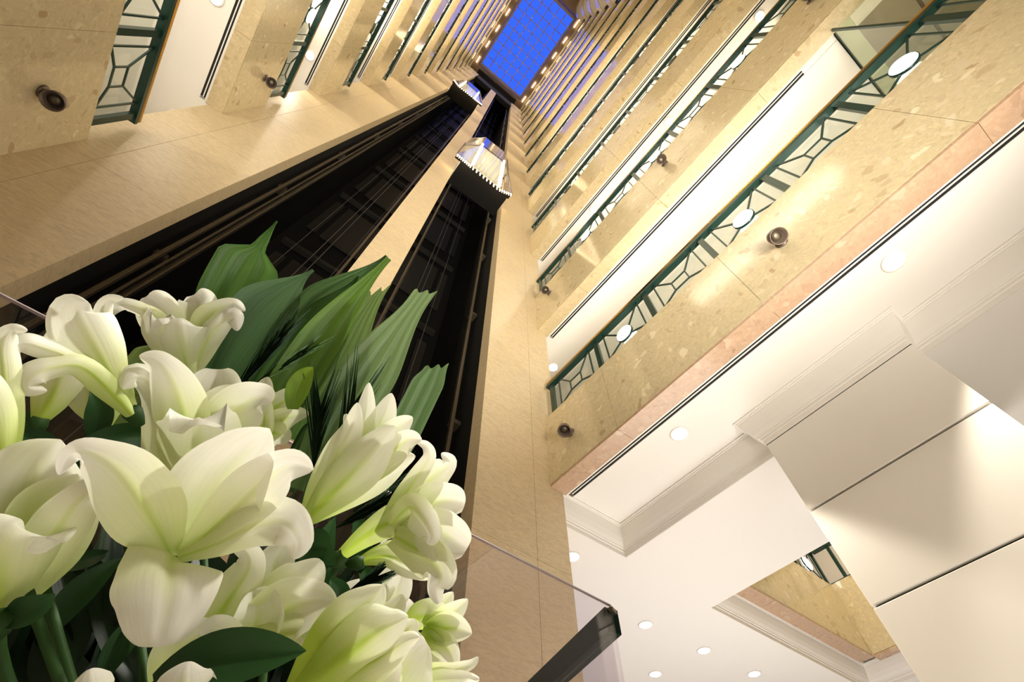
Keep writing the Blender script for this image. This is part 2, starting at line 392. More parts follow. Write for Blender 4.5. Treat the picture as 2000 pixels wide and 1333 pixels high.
# bronze wall speakers on the stone fronts
def scoop():
    bm = bmesh.new(); n = 16; rings = []
    # half dome hood leaning out of the wall, open below
    for i in range(9):
        t = i / 8; r = .045 * U * math.sin(math.pi * (.12 + .80 * t)) ; x = .0 + .0
        ring = []
        for j in range(n + 1):
            a = math.pi * j / n
            ring.append(bm.verts.new((r * math.sin(a) * .95, -.05 * U + .1 * U * t, r * .75 * math.cos(a))))
        rings.append(ring)
    for a, b in zip(rings, rings[1:]):
        for j in range(n): bm.faces.new((a[j], a[j + 1], b[j + 1], b[j]))
    me = mesh(bm, M_BRONZE, True); return me
def make_sconce(s, k, y, label):
    o = P(s * 1.0, y, (1.473 if k == 1 else ZB[k] + .29))
    e = empty('wall_spotlight', o, label, 'spotlight', 'bronze wall spotlights')
    bm = bmesh.new(); q = Vector((-s, 0, 0)).to_track_quat('Z', 'Y'); lathe(bm, [(.020 * U, 0), (.020 * U, .012), (.012 * U, .020)], q); link('wall_plate', mesh(bm, M_BRONZE, True), e)
    bm = bmesh.new(); bar(bm, (0, 0, 0), (-s * .030 * U, 0, .004 * U), .006 * U, 8); link('arm', mesh(bm, M_BRONZE, True), e)
    d = Vector((-s * .35, -.25, -1)).normalized(); q = d.to_track_quat('Z', 'Y')
    bm = bmesh.new(); lathe(bm, [(.004 * U, -.030 * U), (.014 * U, -.027 * U), (.022 * U, -.012 * U), (.026 * U, .010 * U), (.028 * U, .030 * U), (.0255 * U, .030 * U), (.022 * U, .012 * U), (.010 * U, .006 * U)], q, n=20)
    h = link('hood', mesh(bm, M_BRONZE, True), e, (-s * .036 * U, 0, 0))
    bm = bmesh.new(); lathe(bm, [(.004 * U, .004 * U), (.016 * U, .008 * U), (.016 * U, .013 * U), (.004 * U, .014 * U)], q, n=16); link('lens', mesh(bm, M_STEEL, True), h)
make_sconce(1, 1, .914, 'bronze spotlight on the lowest right gallery front, beside the elevator pier')
make_sconce(1, 1, -.121, 'bronze spotlight midway along the lowest right gallery front')
make_sconce(1, 2, .921, 'small bronze spotlight on the second right gallery, by the pier')
make_sconce(1, 2, -.113, 'small bronze spotlight on the second right gallery near the starry lamp')
make_sconce(1, 2, -1.075, 'bronze spotlight on the second right gallery, cut by the top of the photo')
make_sconce(-1, 1, .869, 'large bronze spotlight on the lowest left gallery front, top left corner')
make_sconce(-1, 2, .882, 'bronze spotlight on the second left gallery front above the pier')

# downlights
bm = bmesh.new(); lathe(bm, [(.0285 * U, -.003), (.034 * U, -.004), (.036 * U, .002), (.030 * U, .006)], None, n=28); ME_DR = mesh(bm, M_WHITE, True)
bm = bmesh.new(); lathe(bm, [(.004 * U, -.0065), (.026 * U, -.0060), (.0285 * U, -.003), (.0285 * U, .002)], None, n=28); ME_DD = mesh(bm, M_DISC, True)
def downlight(x, y, z, label, watts=0, spot=1.9, group='recessed ceiling downlights'):
    e = empty('downlight', P(x, y, z), label, 'downlight', group)
    link('trim_ring', ME_DR, e, (0, 0, -.001)); link('lens', ME_DD, e, (0, 0, -.001))
    if watts: lamp('downlight_beam', 'SPOT', P(x, y, z) - Vector((0, 0, .03)), watts, (1, .9, .76), P(x, y, z - 1), spot_size=spot, spot_blend=.35, shadow_soft_size=.03)
# ================================================================ LOWER CEILING, CROWN, COLUMN
def prism(bm, pts, z0, z1):
    a = [bm.verts.new((x * U, y * U, z0 * U)) for x, y in pts]; b = [bm.verts.new((x * U, y * U, z1 * U)) for x, y in pts]
    n = len(pts); bm.faces.new(a); bm.faces.new(b[::-1])
    for i in range(n): bm.faces.new((a[i], a[(i + 1) % n], b[(i + 1) % n], b[i]))
ZL = 1.188
H0, H1, H2, H3 = 1.99, 3.31, .36, 1.135        # opening in the lower ceiling
ce = bpy.data.objects.new('ceiling', None); COL.objects.link(ce); ce.location = P(2.2, 0, ZL); struct(ce)
for a in ((1.433, H0, -3.1, 2.6), (H0, H1, H3, 2.6), (H0, H1, -3.1, H2), (H1, 3.6, -3.1, 2.6), (.72, 1.433, 1.111, 1.97)):
    ubox('ceiling_board', M_WHITE, *a, ZL, ZL + .03, ce)
struct(ubox('ceiling_soffit', M_WHITE, 1.130, 1.66, YB, 1.10, 1.3035, 1.40))
struct(ubox('ceiling_soffit', M_WHITE, 1.068, 1.66, 1.115, 1.975, 1.31, 1.40))
struct(ubox('ceiling_soffit', M_WHITE, -1.66, -1.130, YB, 1.975, 1.3035, 1.40))

PROF = [(.0, .1155), (.0480, .1155), (.0480, .1100), (.0425, .1085), (.0420, .1050), (.0385, .1040), (.0375, .098), (.0335, .085), (.0270, .065), (.0190, .047), (.0105, .034), (.0095, .030), (.0060, .029), (.0055, .020), (.0020, .018), (.0015, .0005), (0, 0)]
def sweep(path, m, z0, prof=PROF, name='crown', parent=None, org=None):
    """crown moulding along a path; it projects to the right-hand side of the walk"""
    bm = bmesh.new(); rings = []; n = len(path); org = org or P(*path[0], z0)
    for i, p in enumerate(path):
        p = Vector(p)
        d0 = (p - Vector(path[i - 1])).normalized() if i else None
        d1 = (Vector(path[i + 1]) - p).normalized() if i < n - 1 else None
        n0 = Vector((d0.y, -d0.x)) if d0 else None; n1 = Vector((d1.y, -d1.x)) if d1 else None
        if n0 and n1:
            mm = (n0 + n1); mm = mm / mm.dot(n0)
        else: mm = n0 or n1
        rings.append([bm.verts.new(P(p.x + mm.x * d, p.y + mm.y * d, z0 + h) - org) for d, h in prof])
    for a, b in zip(rings, rings[1:]):
        for j in range(len(prof)):
            k = (j + 1) % len(prof); bm.faces.new((a[j], a[k], b[k], b[j]))
    bm.faces.new(rings[0]); bm.faces.new(rings[-1][::-1])
    return link(name, mesh(bm, m), parent, org if not parent else org - parent.location)
CX, CY0, CY1 = 1.367, -.140, .370
struct(sweep([(1.068, 1.1105), (1.432, 1.1105), (1.432, CY1 + .001), (CX - .0005, CY1 + .001), (CX - .0005, CY0 - .001), (1.432, CY0 - .001), (1.432, YB)], M_WHITE, ZL, name='trim_crown'))
struct(sweep([(H0, H2), (H0, H3), (H1, H3), (H1, H2)], M_WHITE, ZL, name='trim_crown'))

col = empty('column', P(CX + .25, (CY0 + CY1) / 2, -.54), 'big square white column clad in panels with dark joints, right side', 'column')
ubox('core', M_SHAFTP, CX + .012, CX + .49, CY0 + .006, CY1 - .006, -.54, ZL - .001, col)
zs = [-.54, .637 - .2785 * 4, .637 - .2785 * 3, .637 - .2785 * 2, .637 - .2785, .637, .9155, ZL]
zs = [z for z in zs if z >= -.54]
for a, b in zip(zs, zs[1:]):
    g = .0035
    bm = bmesh.new(); A = P(CX, CY0, a + (g if a > -.5 else 0)); B = P(CX + .50, CY1, b - (g if b < ZL - .01 else .001)); o = (A + B) / 2
    box(bm, A.x - o.x, B.x - o.x, A.y - o.y, B.y - o.y, A.z - o.z, B.z - o.z)
    bmesh.ops.bevel(bm, geom=bm.edges[:], offset=.004, segments=1, affect='EDGES')
    link('cladding_panel', mesh(bm, M_WHITE), col, o - col.location)

# second, smaller atrium seen through the opening in the lower ceiling
SX, SY = 3.215, 1.003
v = empty('balcony', P(2.7, SY, 1.303), 'polished stone balcony seen through the opening in the lower right ceiling', 'balcony')
jx = [1.725, 2.35, 2.80, SX]
for a, b in zip(jx, jx[1:]):
    ubox('stone_panel', M_FRONT, a + .0006, b - .0006, SY, SY + .02, 1.303, 1.694, v)
    ubox('underside_panel', M_BAND, a + .0006, b - .0006, SY + .001, SY + .079, 1.290, 1.302, v)
for a, b in ((SY - .0005, .62), (.62, .2)):
    ubox('stone_panel', M_FRONT, SX, SX + .02, b + .0006, a - .0006, 1.303, 1.694, v)
    ubox('underside_panel', M_BAND, SX + .001, SX + .079, b + .0006, a - .0006, 1.290, 1.302, v)
ubox('white_trim', M_WHITE, 1.725, SX + .09, SY + .0795, SY + .135, 1.301, 1.312, v)
ubox('white_trim', M_WHITE, SX + .0795, SX + .14, .2, SY + .0790, 1.301, 1.312, v)
ubox('floor_slab', M_WHITE, 1.725, 3.59, SY + .021, 1.9, 1.315, 1.42, v)
ubox('floor_slab', M_WHITE, SX + .021, 3.59, .2, SY + .020, 1.315, 1.42, v)
r = empty('gallery_railing', P(2.7, SY + .012, 1.694), 'green railing on the balcony seen through the opening in the lower ceiling', 'railing')
q90 = Matrix.Rotation(math.radians(90), 4, 'Z')
def rail_seg(root, name, x0, x1, z0, z1, d, m, along='x'):
    if along == 'x': ubox(name, m, x0, x1, SY + .012 - d, SY + .012 + d, 1.694 + z0, 1.694 + z1, root)
    else: ubox(name, m, SX + .012 - d, SX + .012 + d, x0, x1, 1.694 + z0, 1.694 + z1, root)
for al, a, b in (('x', 1.73, SX + .006), ('y', .2, SY)):
    rail_seg(r, 'bottom_rail', a, b, 0, .009, .005, M_GREEN, al); rail_seg(r, 'top_rail', a, b, .213, .228, .014, M_GREEN, al)
    rail_seg(r, 'handrail', a, b, .238, .258, .010, M_BRASS, al)
for i, x in enumerate((SX + .005, SX - .315, SX - .635, SX - .955, SX - 1.275)):
    ubox('post', M_GREEN, x - .010, x + .010, SY + .005, SY + .019, 1.694, 1.912, r)
    if i == 4: break
    bay(r, P(x - .16, SY + .012, 1.694) - r.location, i % 2 == 0, math.pi / 2)
    if i % 2 == 0:
        lr = link('lamp_ring', ME_RING, r, P(x - .16, SY + .012, 1.777) - r.location); lr.rotation_euler = (0, 0, math.pi / 2); link('lamp_globe', ME_GLOBE, lr)
for y in (SY - .10, SY - .20, SY - .42, SY - .74): ubox('post', M_GREEN, SX + .005, SX + .019, y - .010, y + .010, 1.694, 1.912, r)
struct(ubox('ceiling_upper', M_CREAM, 1.68, 3.6, -3.1, 2.6, 2.52, 2.55))
struct(ubox('wall_inner', M_CREAM, 1.70, 1.72, .1, 1.9, 1.22, 2.52)); struct(ubox('wall_inner', M_CREAM, 1.72, 3.6, .1, .12, 1.22, 2.52))
lamp('small_atrium_fill', 'AREA', P(2.7, .55, 2.45), 55, (1, .85, .62), P(2.7, .7, 1.4), shape='SQUARE', size=1.2)  # added fill inside the small atrium, no fixture
struct(ubox('wall_right_upper', M_WHITE, 1.66, 1.68, -3.1, 2.0, 1.31, 2.43))

# ceiling downlights
downlight(1.202, .567, 1.3025, 'bright downlight in the white soffit nearest the elevator pier', 170, 1.32)
downlight(1.190, -.273, 1.3025, 'bright downlight in the white soffit above the column', 170, 1.32)
downlight(1.190, -1.11, 1.3025, 'downlight in the white soffit beyond the right edge of the photo', 170, 1.32)
for i, (x, y, l) in enumerate(((1.254, 1.24, 'downlight in the lower ceiling half hidden by the elevator pier'), (1.862, 1.414, 'downlight in the lower ceiling, highest of the four by the ceiling opening'),
    (2.253, 1.40, 'downlight in the lower ceiling, middle of the row by the ceiling opening'), (2.240, 1.711, 'downlight in the lower ceiling, lowest left at the photo bottom'), (2.636, 1.395, 'small downlight in the lower ceiling, rightmost at the photo bottom'))):
    downlight(x, y, ZL - .001, l, 14)
for k, s, ys in ((2, 1, (1.225,)), (2, -1, (1.228, .624, -.22)), (3, 1, (1.25, .449, -.376, -1.2)), (3, -1, (1.25, .872, .03))):
    for y in ys:
        side = 'right' if s > 0 else 'left'; pl = 'by the elevator pier' if y > 1 else 'nearest to the pier end' if y > .4 else 'midway along' if y > -.6 else 'at the far end'
        downlight(s * (1.262 if (k, s, y) == (2, 1, 1.225) else 1.19 if k == 2 else 1.16), y, ZB[k] - .0005 - .0035, 'starry downlight under the %s gallery, %s side, %s' % (ORD[k], side, pl), 16, 2.6, 'gallery downlights')

# glass room standing on the lowest right gallery
gr = empty('glass_partition', P(1.36, -.956, 1.41), 'green-framed glass partition under the second right gallery, top right corner', 'partition')
ubox('glass_pane', M_GLASS, 1.068, 1.65, -.958, -.954, 1.41, 2.548, gr); ubox('glass_pane', M_GLASS, 1.062, 1.066, YB, -.962, 1.70, 2.548, gr)
ubox('mullion', M_GREEN, 1.058, 1.068, -.961, -.951, 1.96, 2.552, gr)
ubox('head_frame', M_GREEN2, 1.068, 1.65, -.960, -.952, 2.545, 2.552, gr); ubox('head_frame', M_GREEN2, 1.060, 1.068, YB, -.961, 2.545, 2.552, gr)
ubox('ceiling_panel', M_PALE, 1.069, 1.65, -1.03, -.961, 2.542, 2.551, gr); ubox('ceiling_panel', M_CREAM, 1.069, 1.14, YB, -1.031, 2.542, 2.551, gr)
ubox('ceiling_panel', M_TAUPE, 1.141, 1.65, YB, -1.031, 2.546, 2.551, gr)
for y in (-1.25, -1.45, -1.7): ubox('ceiling_strip', M_STEEL, 1.141, 1.65, y - .006, y + .006, 2.540, 2.546, gr)

# ================================================================ SKYLIGHT
sk = bpy.data.objects.new('window_1', None); COL.objects.link(sk); sk.location = P(0, -.5875, 18.2); struct(sk)
SXW, SY0, SY1, ZS = .80, .785, -1.96, 18.2
for a in ((-1.12, -.86, -3.1, 2.0), (.86, 1.12, -3.1, 2.0), (-.86, .86, .85, 2.0), (-.86, .86, -3.1, -2.03)): ubox('curb', M_FRAME, *a, 17.5, 18.3, sk)
for a in ((-1.7, -1.12, -3.1, 2.0), (1.12, 1.7, -3.1, 2.0)): ubox('roof_board', M_FRAME, *a, 17.62, 17.8, sk)
for a in ((-.86, -.80, -2.03, .85), (.80, .86, -2.03, .85), (-.80, .80, SY0, .85), (-.80, .80, -2.03, SY1)): ubox('inner_frame', M_MULL, *a, 18.1, 18.22, sk)
dx, dy = 2 * SXW / 6, (SY0 - SY1) / 10
for i in range(1, 6): ubox('mullion', M_MULL, -SXW + i * dx - .013, -SXW + i * dx + .013, SY1, SY0, 18.19, 18.22, sk)
for j in range(1, 10): ubox('cross_bar', M_MULL, -SXW, SXW, SY1 + j * dy - .012, SY1 + j * dy + .012, 18.185, 18.195, sk)
bm = bmesh.new(); box(bm, -dx / 2 * U, dx / 2 * U, -dy / 2 * U, dy / 2 * U, -.003, .003)
ME_SKY = mesh(bm, clear('skylight_glass', (.96, .97, 1), .0))
for i in range(6):
    for j in range(10): link('pane', ME_SKY, sk, P(-SXW + (i + .5) * dx, SY1 + (j + .5) * dy, 18.225) - sk.location)
bm = bmesh.new(); bar(bm, (0, -.10 * U, 0), (0, .10 * U, 0), .012 * U, 10); ME_TUBE = mesh(bm, M_BULB, True)
for s in (-1, 1):
    t = empty('cove_lights', P(s * .93, -.6, 17.46), 'row of white cove lights along the %s edge of the skylight' % ('right' if s > 0 else 'left'), 'lights', None)
    for j in range(6): link('tube', ME_TUBE, t, (0, (1.35 - .52 * j) * U, 0))

# rounded galleries at the far end of the atrium
for s in (-1, 1):
    for k in range(2, N + 1):
        zb, zt = ZB[k], ZT[k]; o = P(s, -2.35, zb); side = 'right' if s > 0 else 'left'
        e = empty('rounded_balcony', o, 'rounded stone balcony on the %s gallery at the far %s end of the atrium' % (ORD[k], side), 'balcony')
        kk = ('rb', s)
        if kk not in pm:
            def arc(r, n=14): return [(s * -r * math.sin(a), r * math.cos(a)) for a in [math.pi * i / n for i in range(n + 1)]]
            bm = bmesh.new(); prism(bm, arc(.4) + arc(.38)[::-1], 0, .457); pm[kk] = mesh(bm, M_FRONT)
            bm = bmesh.new(); prism(bm, arc(.379), 0, .05); pm[('rs', s)] = mesh(bm, M_WHITE)
            bm = bmesh.new(); prism(bm, arc(.385) + arc(.375)[::-1], .457, .70); pm[('rr', s)] = mesh(bm, M_GREEN)
        link('curved_front', pm[kk], e); link('floor_slab', pm[('rs', s)], e)
struct(ubox('wall_end', M_PIER, -1.0, 1.0, -2.80, -2.78, -.54, 17.5))

# ================================================================ ELEVATOR CARS
def car(s, z0, label):
    X = lambda x: x if s > 0 else -x
    e = empty('elevator_car', P(X(.36), 1.0, z0), label, 'elevator')
    o = e.location; H = 2.1
    def loft(name, A, B, za, zb, m, smooth=False, closed=False):
        bm = bmesh.new(); a = [bm.verts.new(P(X(x), y, z0 + za) - o) for x, y in A]; b = [bm.verts.new(P(X(x), y, z0 + zb) - o) for x, y in B]
        n = len(A)
        for i in range(n if closed else n - 1): bm.faces.new((a[i], a[(i + 1) % n], b[(i + 1) % n], b[i]))
        return link(name, mesh(bm, m), e)
    def slab(name, A, za, zb, m):
        bm = bmesh.new(); a = [bm.verts.new(P(X(x), y, z0 + za) - o) for x, y in A]; b = [bm.verts.new(P(X(x), y, z0 + zb) - o) for x, y in A]
        n = len(A); bm.faces.new(a); bm.faces.new(b[::-1])
        for i in range(n): bm.faces.new((a[i], a[(i + 1) % n], b[(i + 1) % n], b[i]))
        return link(name, mesh(bm, m), e)
    skirt = [(.035, .962), (.035, .925), (.205, .932), (.525, .940), (.655, .905), (.655, .962)]
    mid = [(.055, 1.16), (.055, 1.06), (.225, .930), (.535, .925), (.645, .985), (.645, 1.16)]
    top = [(.05, 1.16), (.05, 1.10), (.237, .945), (.540, .940), (.632, .995), (.64, 1.16)]
    slab('floor_rim', skirt, 0, .035, M_SHAFT)
    slab('floor', [(.10, 1.18), (.10, .963), (.64, .963), (.64, 1.18)], .0, .035, M_SHAFT)
    faces = list(zip(skirt, skirt[1:]))
    for i in (1, 2, 3):
        loft('glass_face', skirt[i:i + 2], mid[i:i + 2], .035, 1.35, M_CARGLASS)
        loft('crown_face', mid[i:i + 2], top[i:i + 2], 1.36, H, M_CROWN)
    slab('roof', top, H, H + .03, M_STEEL)
    slab('ceiling', [(.06, 1.18), (.06, 1.07), (.225, .94), (.535, .935), (.64, .995), (.64, 1.18)], 1.345, 1.358, M_CARIN)
    slab('back_lining', [(.10, 1.18), (.10, 1.17), (.64, 1.17), (.64, 1.18)], .04, 1.34, M_CARIN)
    for x0 in (.10, .62): slab('side_lining', [(x0, 1.17), (x0, 1.10), (x0 + .02, 1.10), (x0 + .02, 1.17)], .04, 1.34, M_CARIN)
    slab('handrail', [(.12, 1.16), (.12, 1.155), (.62, 1.155), (.62, 1.16)], .40, .42, M_BRASS)
    edges = []
    for i in (1, 2, 3, 4):
        bm = bmesh.new(); a = P(X(skirt[i][0]), skirt[i][1] - .002, z0 + .02) - o; b = P(X(mid[i][0]), mid[i][1] - .002, z0 + 1.35) - o; c = P(X(top[i][0]), top[i][1] - .002, z0 + H) - o
        bar(bm, a, b, .006 * U, 6); bar(bm, b, c, .006 * U, 6); link('edge_bar', mesh(bm, M_STEEL), e)
        if i in (2, 3):
            for t in range(11): link('bead', ME_BEAD, e, a.lerp(b, (t + .5) / 11) + Vector((0, -.015 * U, 0)))
    # bulbs hanging in a fringe under the rim
    for a, b, n in ((skirt[1], skirt[2], 8), (skirt[2], skirt[3], 8), (skirt[3], skirt[4], 6)):
        for t in range(n):
            f = (t + .5) / n; x = a[0] + (b[0] - a[0]) * f; y = a[1] + (b[1] - a[1]) * f
            link('bulb', ME_BULB, e, P(X(x), y - .004, z0 - .002) - o)
    lamp('car_light', 'POINT', P(X(.37), 1.08, z0 + .9), 30, (1, .88, .65), shadow_soft_size=.08)
    return e
M_CROWN = mat('crown_mirror', (.62, .62, .66), .12, .85)
bm = bmesh.new(); lathe(bm, [(.002, -.21), (.010, -.20), (.013, -.12), (.018, -.04), (.008, 0)], None, n=8); ME_BULB = mesh(bm, M_BULB, True)
bm = bmesh.new(); bmesh.ops.create_icosphere(bm, subdivisions=1, radius=.036); ME_BEAD = mesh(bm, M_BULB, True)
car(1, 4.57, 'glass elevator car fringed with bulbs in the right shaft')
car(-1, 9.3, 'distant glass elevator car near the top of the left shaft')

# ================================================================ GLASS SCREEN BEHIND THE FLOWERS
gs = empty('glass_screen', Vector((.5, 1.235, 0)), 'clear glass screen standing behind the lilies, with a dark green end rail', 'screen')
def quadbox(name, m, A, B, z0, z1, t, parent):
    A = Vector(A); B = Vector(B); d = (B - A).normalized(); n = Vector((-d.y, d.x)) * t; bm = bmesh.new(); o = parent.location
    V = [bm.verts.new(Vector((p.x, p.y, z)) - o) for z in (z0, z1) for p in (A - n, B - n, B + n, A + n)]
    for f in ((0, 1, 2, 3), (7, 6, 5, 4), (0, 4, 5, 1), (1, 5, 6, 2), (2, 6, 7, 3), (3, 7, 4, 0)): bm.faces.new([V[i] for i in f])
    return link(name, mesh(bm, m), parent)
GA = Vector((-1.10, 1.18)); GB = Vector((1.449, 1.25)); GC = GB + Vector((.126, .554)) * 2.0
quadbox('front_pane', M_GLASS2, GA, GB, .02, HC + 1.0575, .005, gs)
quadbox('top_edge', M_EDGE, GA, GB, HC + 1.0577, HC + 1.0610, .0052, gs)
e0 = GB + Vector((.012, .035))
quadbox('side_pane', M_GLASS2, e0, GC, .02, HC + .96, .005, gs)
quadbox('end_rail', M_GREEN2, GB + Vector((.014, .012)), GC, HC + .965, HC + 1.058, .030, gs)
quadbox('clamp', M_STEEL, GB + Vector((-.016, -.012)), GB + Vector((.02, .0)), HC + 1.03, HC + 1.045, .008, gs)
quadbox('base_channel', M_GREEN2, GA, GB, 0, .02, .03, gs)
# ================================================================ FLOWERS
def at(u, v, d):
    """point at distance d metres along the sight line through pixel (u, v)"""
    r = RIGHT * (u - 1000) + DOWN * (v - 666.5) + FWD * 915.58
    return Vector((0, 0, HC)) + r.normalized() * d
def attr_mat(name, rough, transl, spec=.4, streak=0, bump=0):
    M = bpy.data.materials.new(name); M.use_nodes = True; nt = M.node_tree; b = nt.nodes['Principled BSDF']; o = nt.nodes['Material Output']; L = nt.links.new
    a = nd(nt, 'ShaderNodeVertexColor', layer_name='col'); c = a.outputs[0]
    if streak:
        uv = nd(nt, 'ShaderNodeUVMap'); mp = nd(nt, 'ShaderNodeMapping'); mp.inputs['Scale'].default_value = (streak, 1.2, 1)
        n = nd(nt, 'ShaderNodeTexNoise'); n.inputs['Scale'].default_value = 1.5; n.inputs['Detail'].default_value = 3
        L(uv.outputs[0], mp.inputs[0]); L(mp.outputs[0], n.inputs['Vector'])
        r = nd(nt, 'ShaderNodeValToRGB'); r.color_ramp.elements[0].position = .35; r.color_ramp.elements[1].position = .65
        r.color_ramp.elements[0].color = (.74, .78, .70, 1) if bump else (.95, .96, .92, 1); r.color_ramp.elements[1].color = (1, 1, 1, 1)
        L(n.outputs['Fac'], r.inputs[0])
        mx = nd(nt, 'ShaderNodeMixRGB', blend_type='MULTIPLY'); mx.inputs[0].default_value = 1; L(c, mx.inputs[1]); L(r.outputs[0], mx.inputs[2]); c = mx.outputs[0]
        bp = nd(nt, 'ShaderNodeBump'); bp.inputs['Strength'].default_value = .25 if bump else .12; bp.inputs['Distance'].default_value = .002
        L(n.outputs['Fac'], bp.inputs['Height']); L(bp.outputs[0], b.inputs['Normal'])
    L(c, b.inputs['Base Color']); b.inputs['Roughness'].default_value = rough; b.inputs['Specular IOR Level'].default_value = spec
    t = nd(nt, 'ShaderNodeBsdfTranslucent'); L(c, t.inputs[0]); m = nd(nt, 'ShaderNodeMixShader'); m.inputs[0].default_value = transl
    L(b.outputs[0], m.inputs[1]); L(t.outputs[0], m.inputs[2]); L(m.outputs[0], o.inputs[0])
    return M
M_PETAL = attr_mat('lily_petal', .42, .34, .35, streak=14)
M_LEAF = attr_mat('strap_leaf', .38, .22, .5, streak=24, bump=1)
M_DLEAF = attr_mat('lily_leaf', .45, .10, .25, streak=8)
M_STEM = mat('flower_stem', (.022, .06, .012), .6, spec=.2)
M_NEEDLE = mat('palm_needle', (.008, .022, .008), .8, spec=.1)
M_PISTIL = mat('pistil', (.45, .58, .12), .45)

def smooth(x, a, b):
    x = min(1, max(0, (x - a) / (b - a))); return x * x * (3 - 2 * x)
def grid_mesh(rows, m, cols, uvs):
    me = bpy.data.meshes.new('g'); nr, nc = len(rows), len(rows[0])
    vs = [p for r in rows for p in r]
    fs = [(i * nc + j, i * nc + j + 1, (i + 1) * nc + j + 1, (i + 1) * nc + j) for i in range(nr - 1) for j in range(nc - 1)]
    me.from_pydata([tuple(v) for v in vs], [], fs); me.materials.append(m)
    ca = me.color_attributes.new('col', 'FLOAT_COLOR', 'POINT'); fl = [c for r in cols for k in r for c in (*k, 1)]; ca.data.foreach_set('color', fl)
    ul = me.uv_layers.new(name='UVMap'); fu = [uvs[l.vertex_index // nc][l.vertex_index % nc] for l in me.loops]; ul.data.foreach_set('uv', [x for p in fu for x in p])
    for p in me.polygons: p.use_smooth = True
    me.update(); return me
def mixc(a, b, t): return tuple(x + (y - x) * t for x, y in zip(a, b))
WHITE = (.95, .935, .87); LIME = (.50, .68, .06); PALE = (.80, .86, .46)

VASE = at(430, 2050, .52)
VASE = Vector((VASE.x, VASE.y, VASE.z))
def tube(bm, pts, rs, n=8):
    rings = []
    for i, p in enumerate(pts):
        d = (pts[min(i + 1, len(pts) - 1)] - pts[max(i - 1, 0)]).normalized(); q = d.to_track_quat('Z', 'Y')
        rings.append([bm.verts.new(p + q @ Vector((rs[i] * math.cos(2 * math.pi * k / n), rs[i] * math.sin(2 * math.pi * k / n), 0))) for k in range(n)])
    for a, b in zip(rings, rings[1:]):
        for k in range(n): bm.faces.new((a[k], a[(k + 1) % n], b[(k + 1) % n], b[k]))
    bm.faces.new(rings[0][::-1]); bm.faces.new(rings[-1])

def ribbon(A, Bp, width, col0, col1, m, bend=(0, 0), mid=None, fold=.2, pleats=0, prof=None, twist=(0, 0), face=None, n=26, c=17, cut=0, depth=.0):
    """leaf blade from A to Bp; returns mesh around A"""
    A = Vector(A); Bp = Vector(Bp); mid = Vector(mid) if mid else (A + Bp) / 2
    view = (A - Vector((0, 0, HC))).normalized(); rows, cols, uvs = [], [], []
    prof = prof or (lambda t: math.sin(math.pi * min(1, .12 + .88 * t) ** .9) ** .8)
    for i in range(n + 1):
        t = i / n; p = (1 - t) ** 2 * A + 2 * t * (1 - t) * mid + t * t * Bp
        d = (2 * (1 - t) * (mid - A) + 2 * t * (Bp - mid)).normalized()
        tw = math.radians(twist[0] + (twist[1] - twist[0]) * t)
        s_ = d.cross(-view).normalized(); nn = s_.cross(d).normalized(); s2 = s_ * math.cos(tw) + nn * math.sin(tw); n2 = nn * math.cos(tw) - s_ * math.sin(tw)
        w_ = width * prof(t); row, cr, ur = [], [], []
        for j in range(c):
            s = 2 * j / (c - 1) - 1
            off = -abs(s) * fold * w_ * .5 * -1
            if pleats: off = (fold * w_ * .5 * s * s) + depth * math.sin(s * math.pi * pleats) * smooth(t, 0, .2)
            ext = cut * (math.sin(s * 7.0 + 1) * .35 + s) * t ** 6 if cut else 0
            row.append(p + s2 * (s * w_ / 2) + n2 * off + d * ext - A)
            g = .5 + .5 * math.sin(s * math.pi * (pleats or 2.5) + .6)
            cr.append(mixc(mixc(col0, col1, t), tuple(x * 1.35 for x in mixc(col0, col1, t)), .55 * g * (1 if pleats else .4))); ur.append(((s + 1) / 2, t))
        rows.append(row); cols.append(cr); uvs.append(ur)
    return grid_mesh(rows, m, cols, uvs)

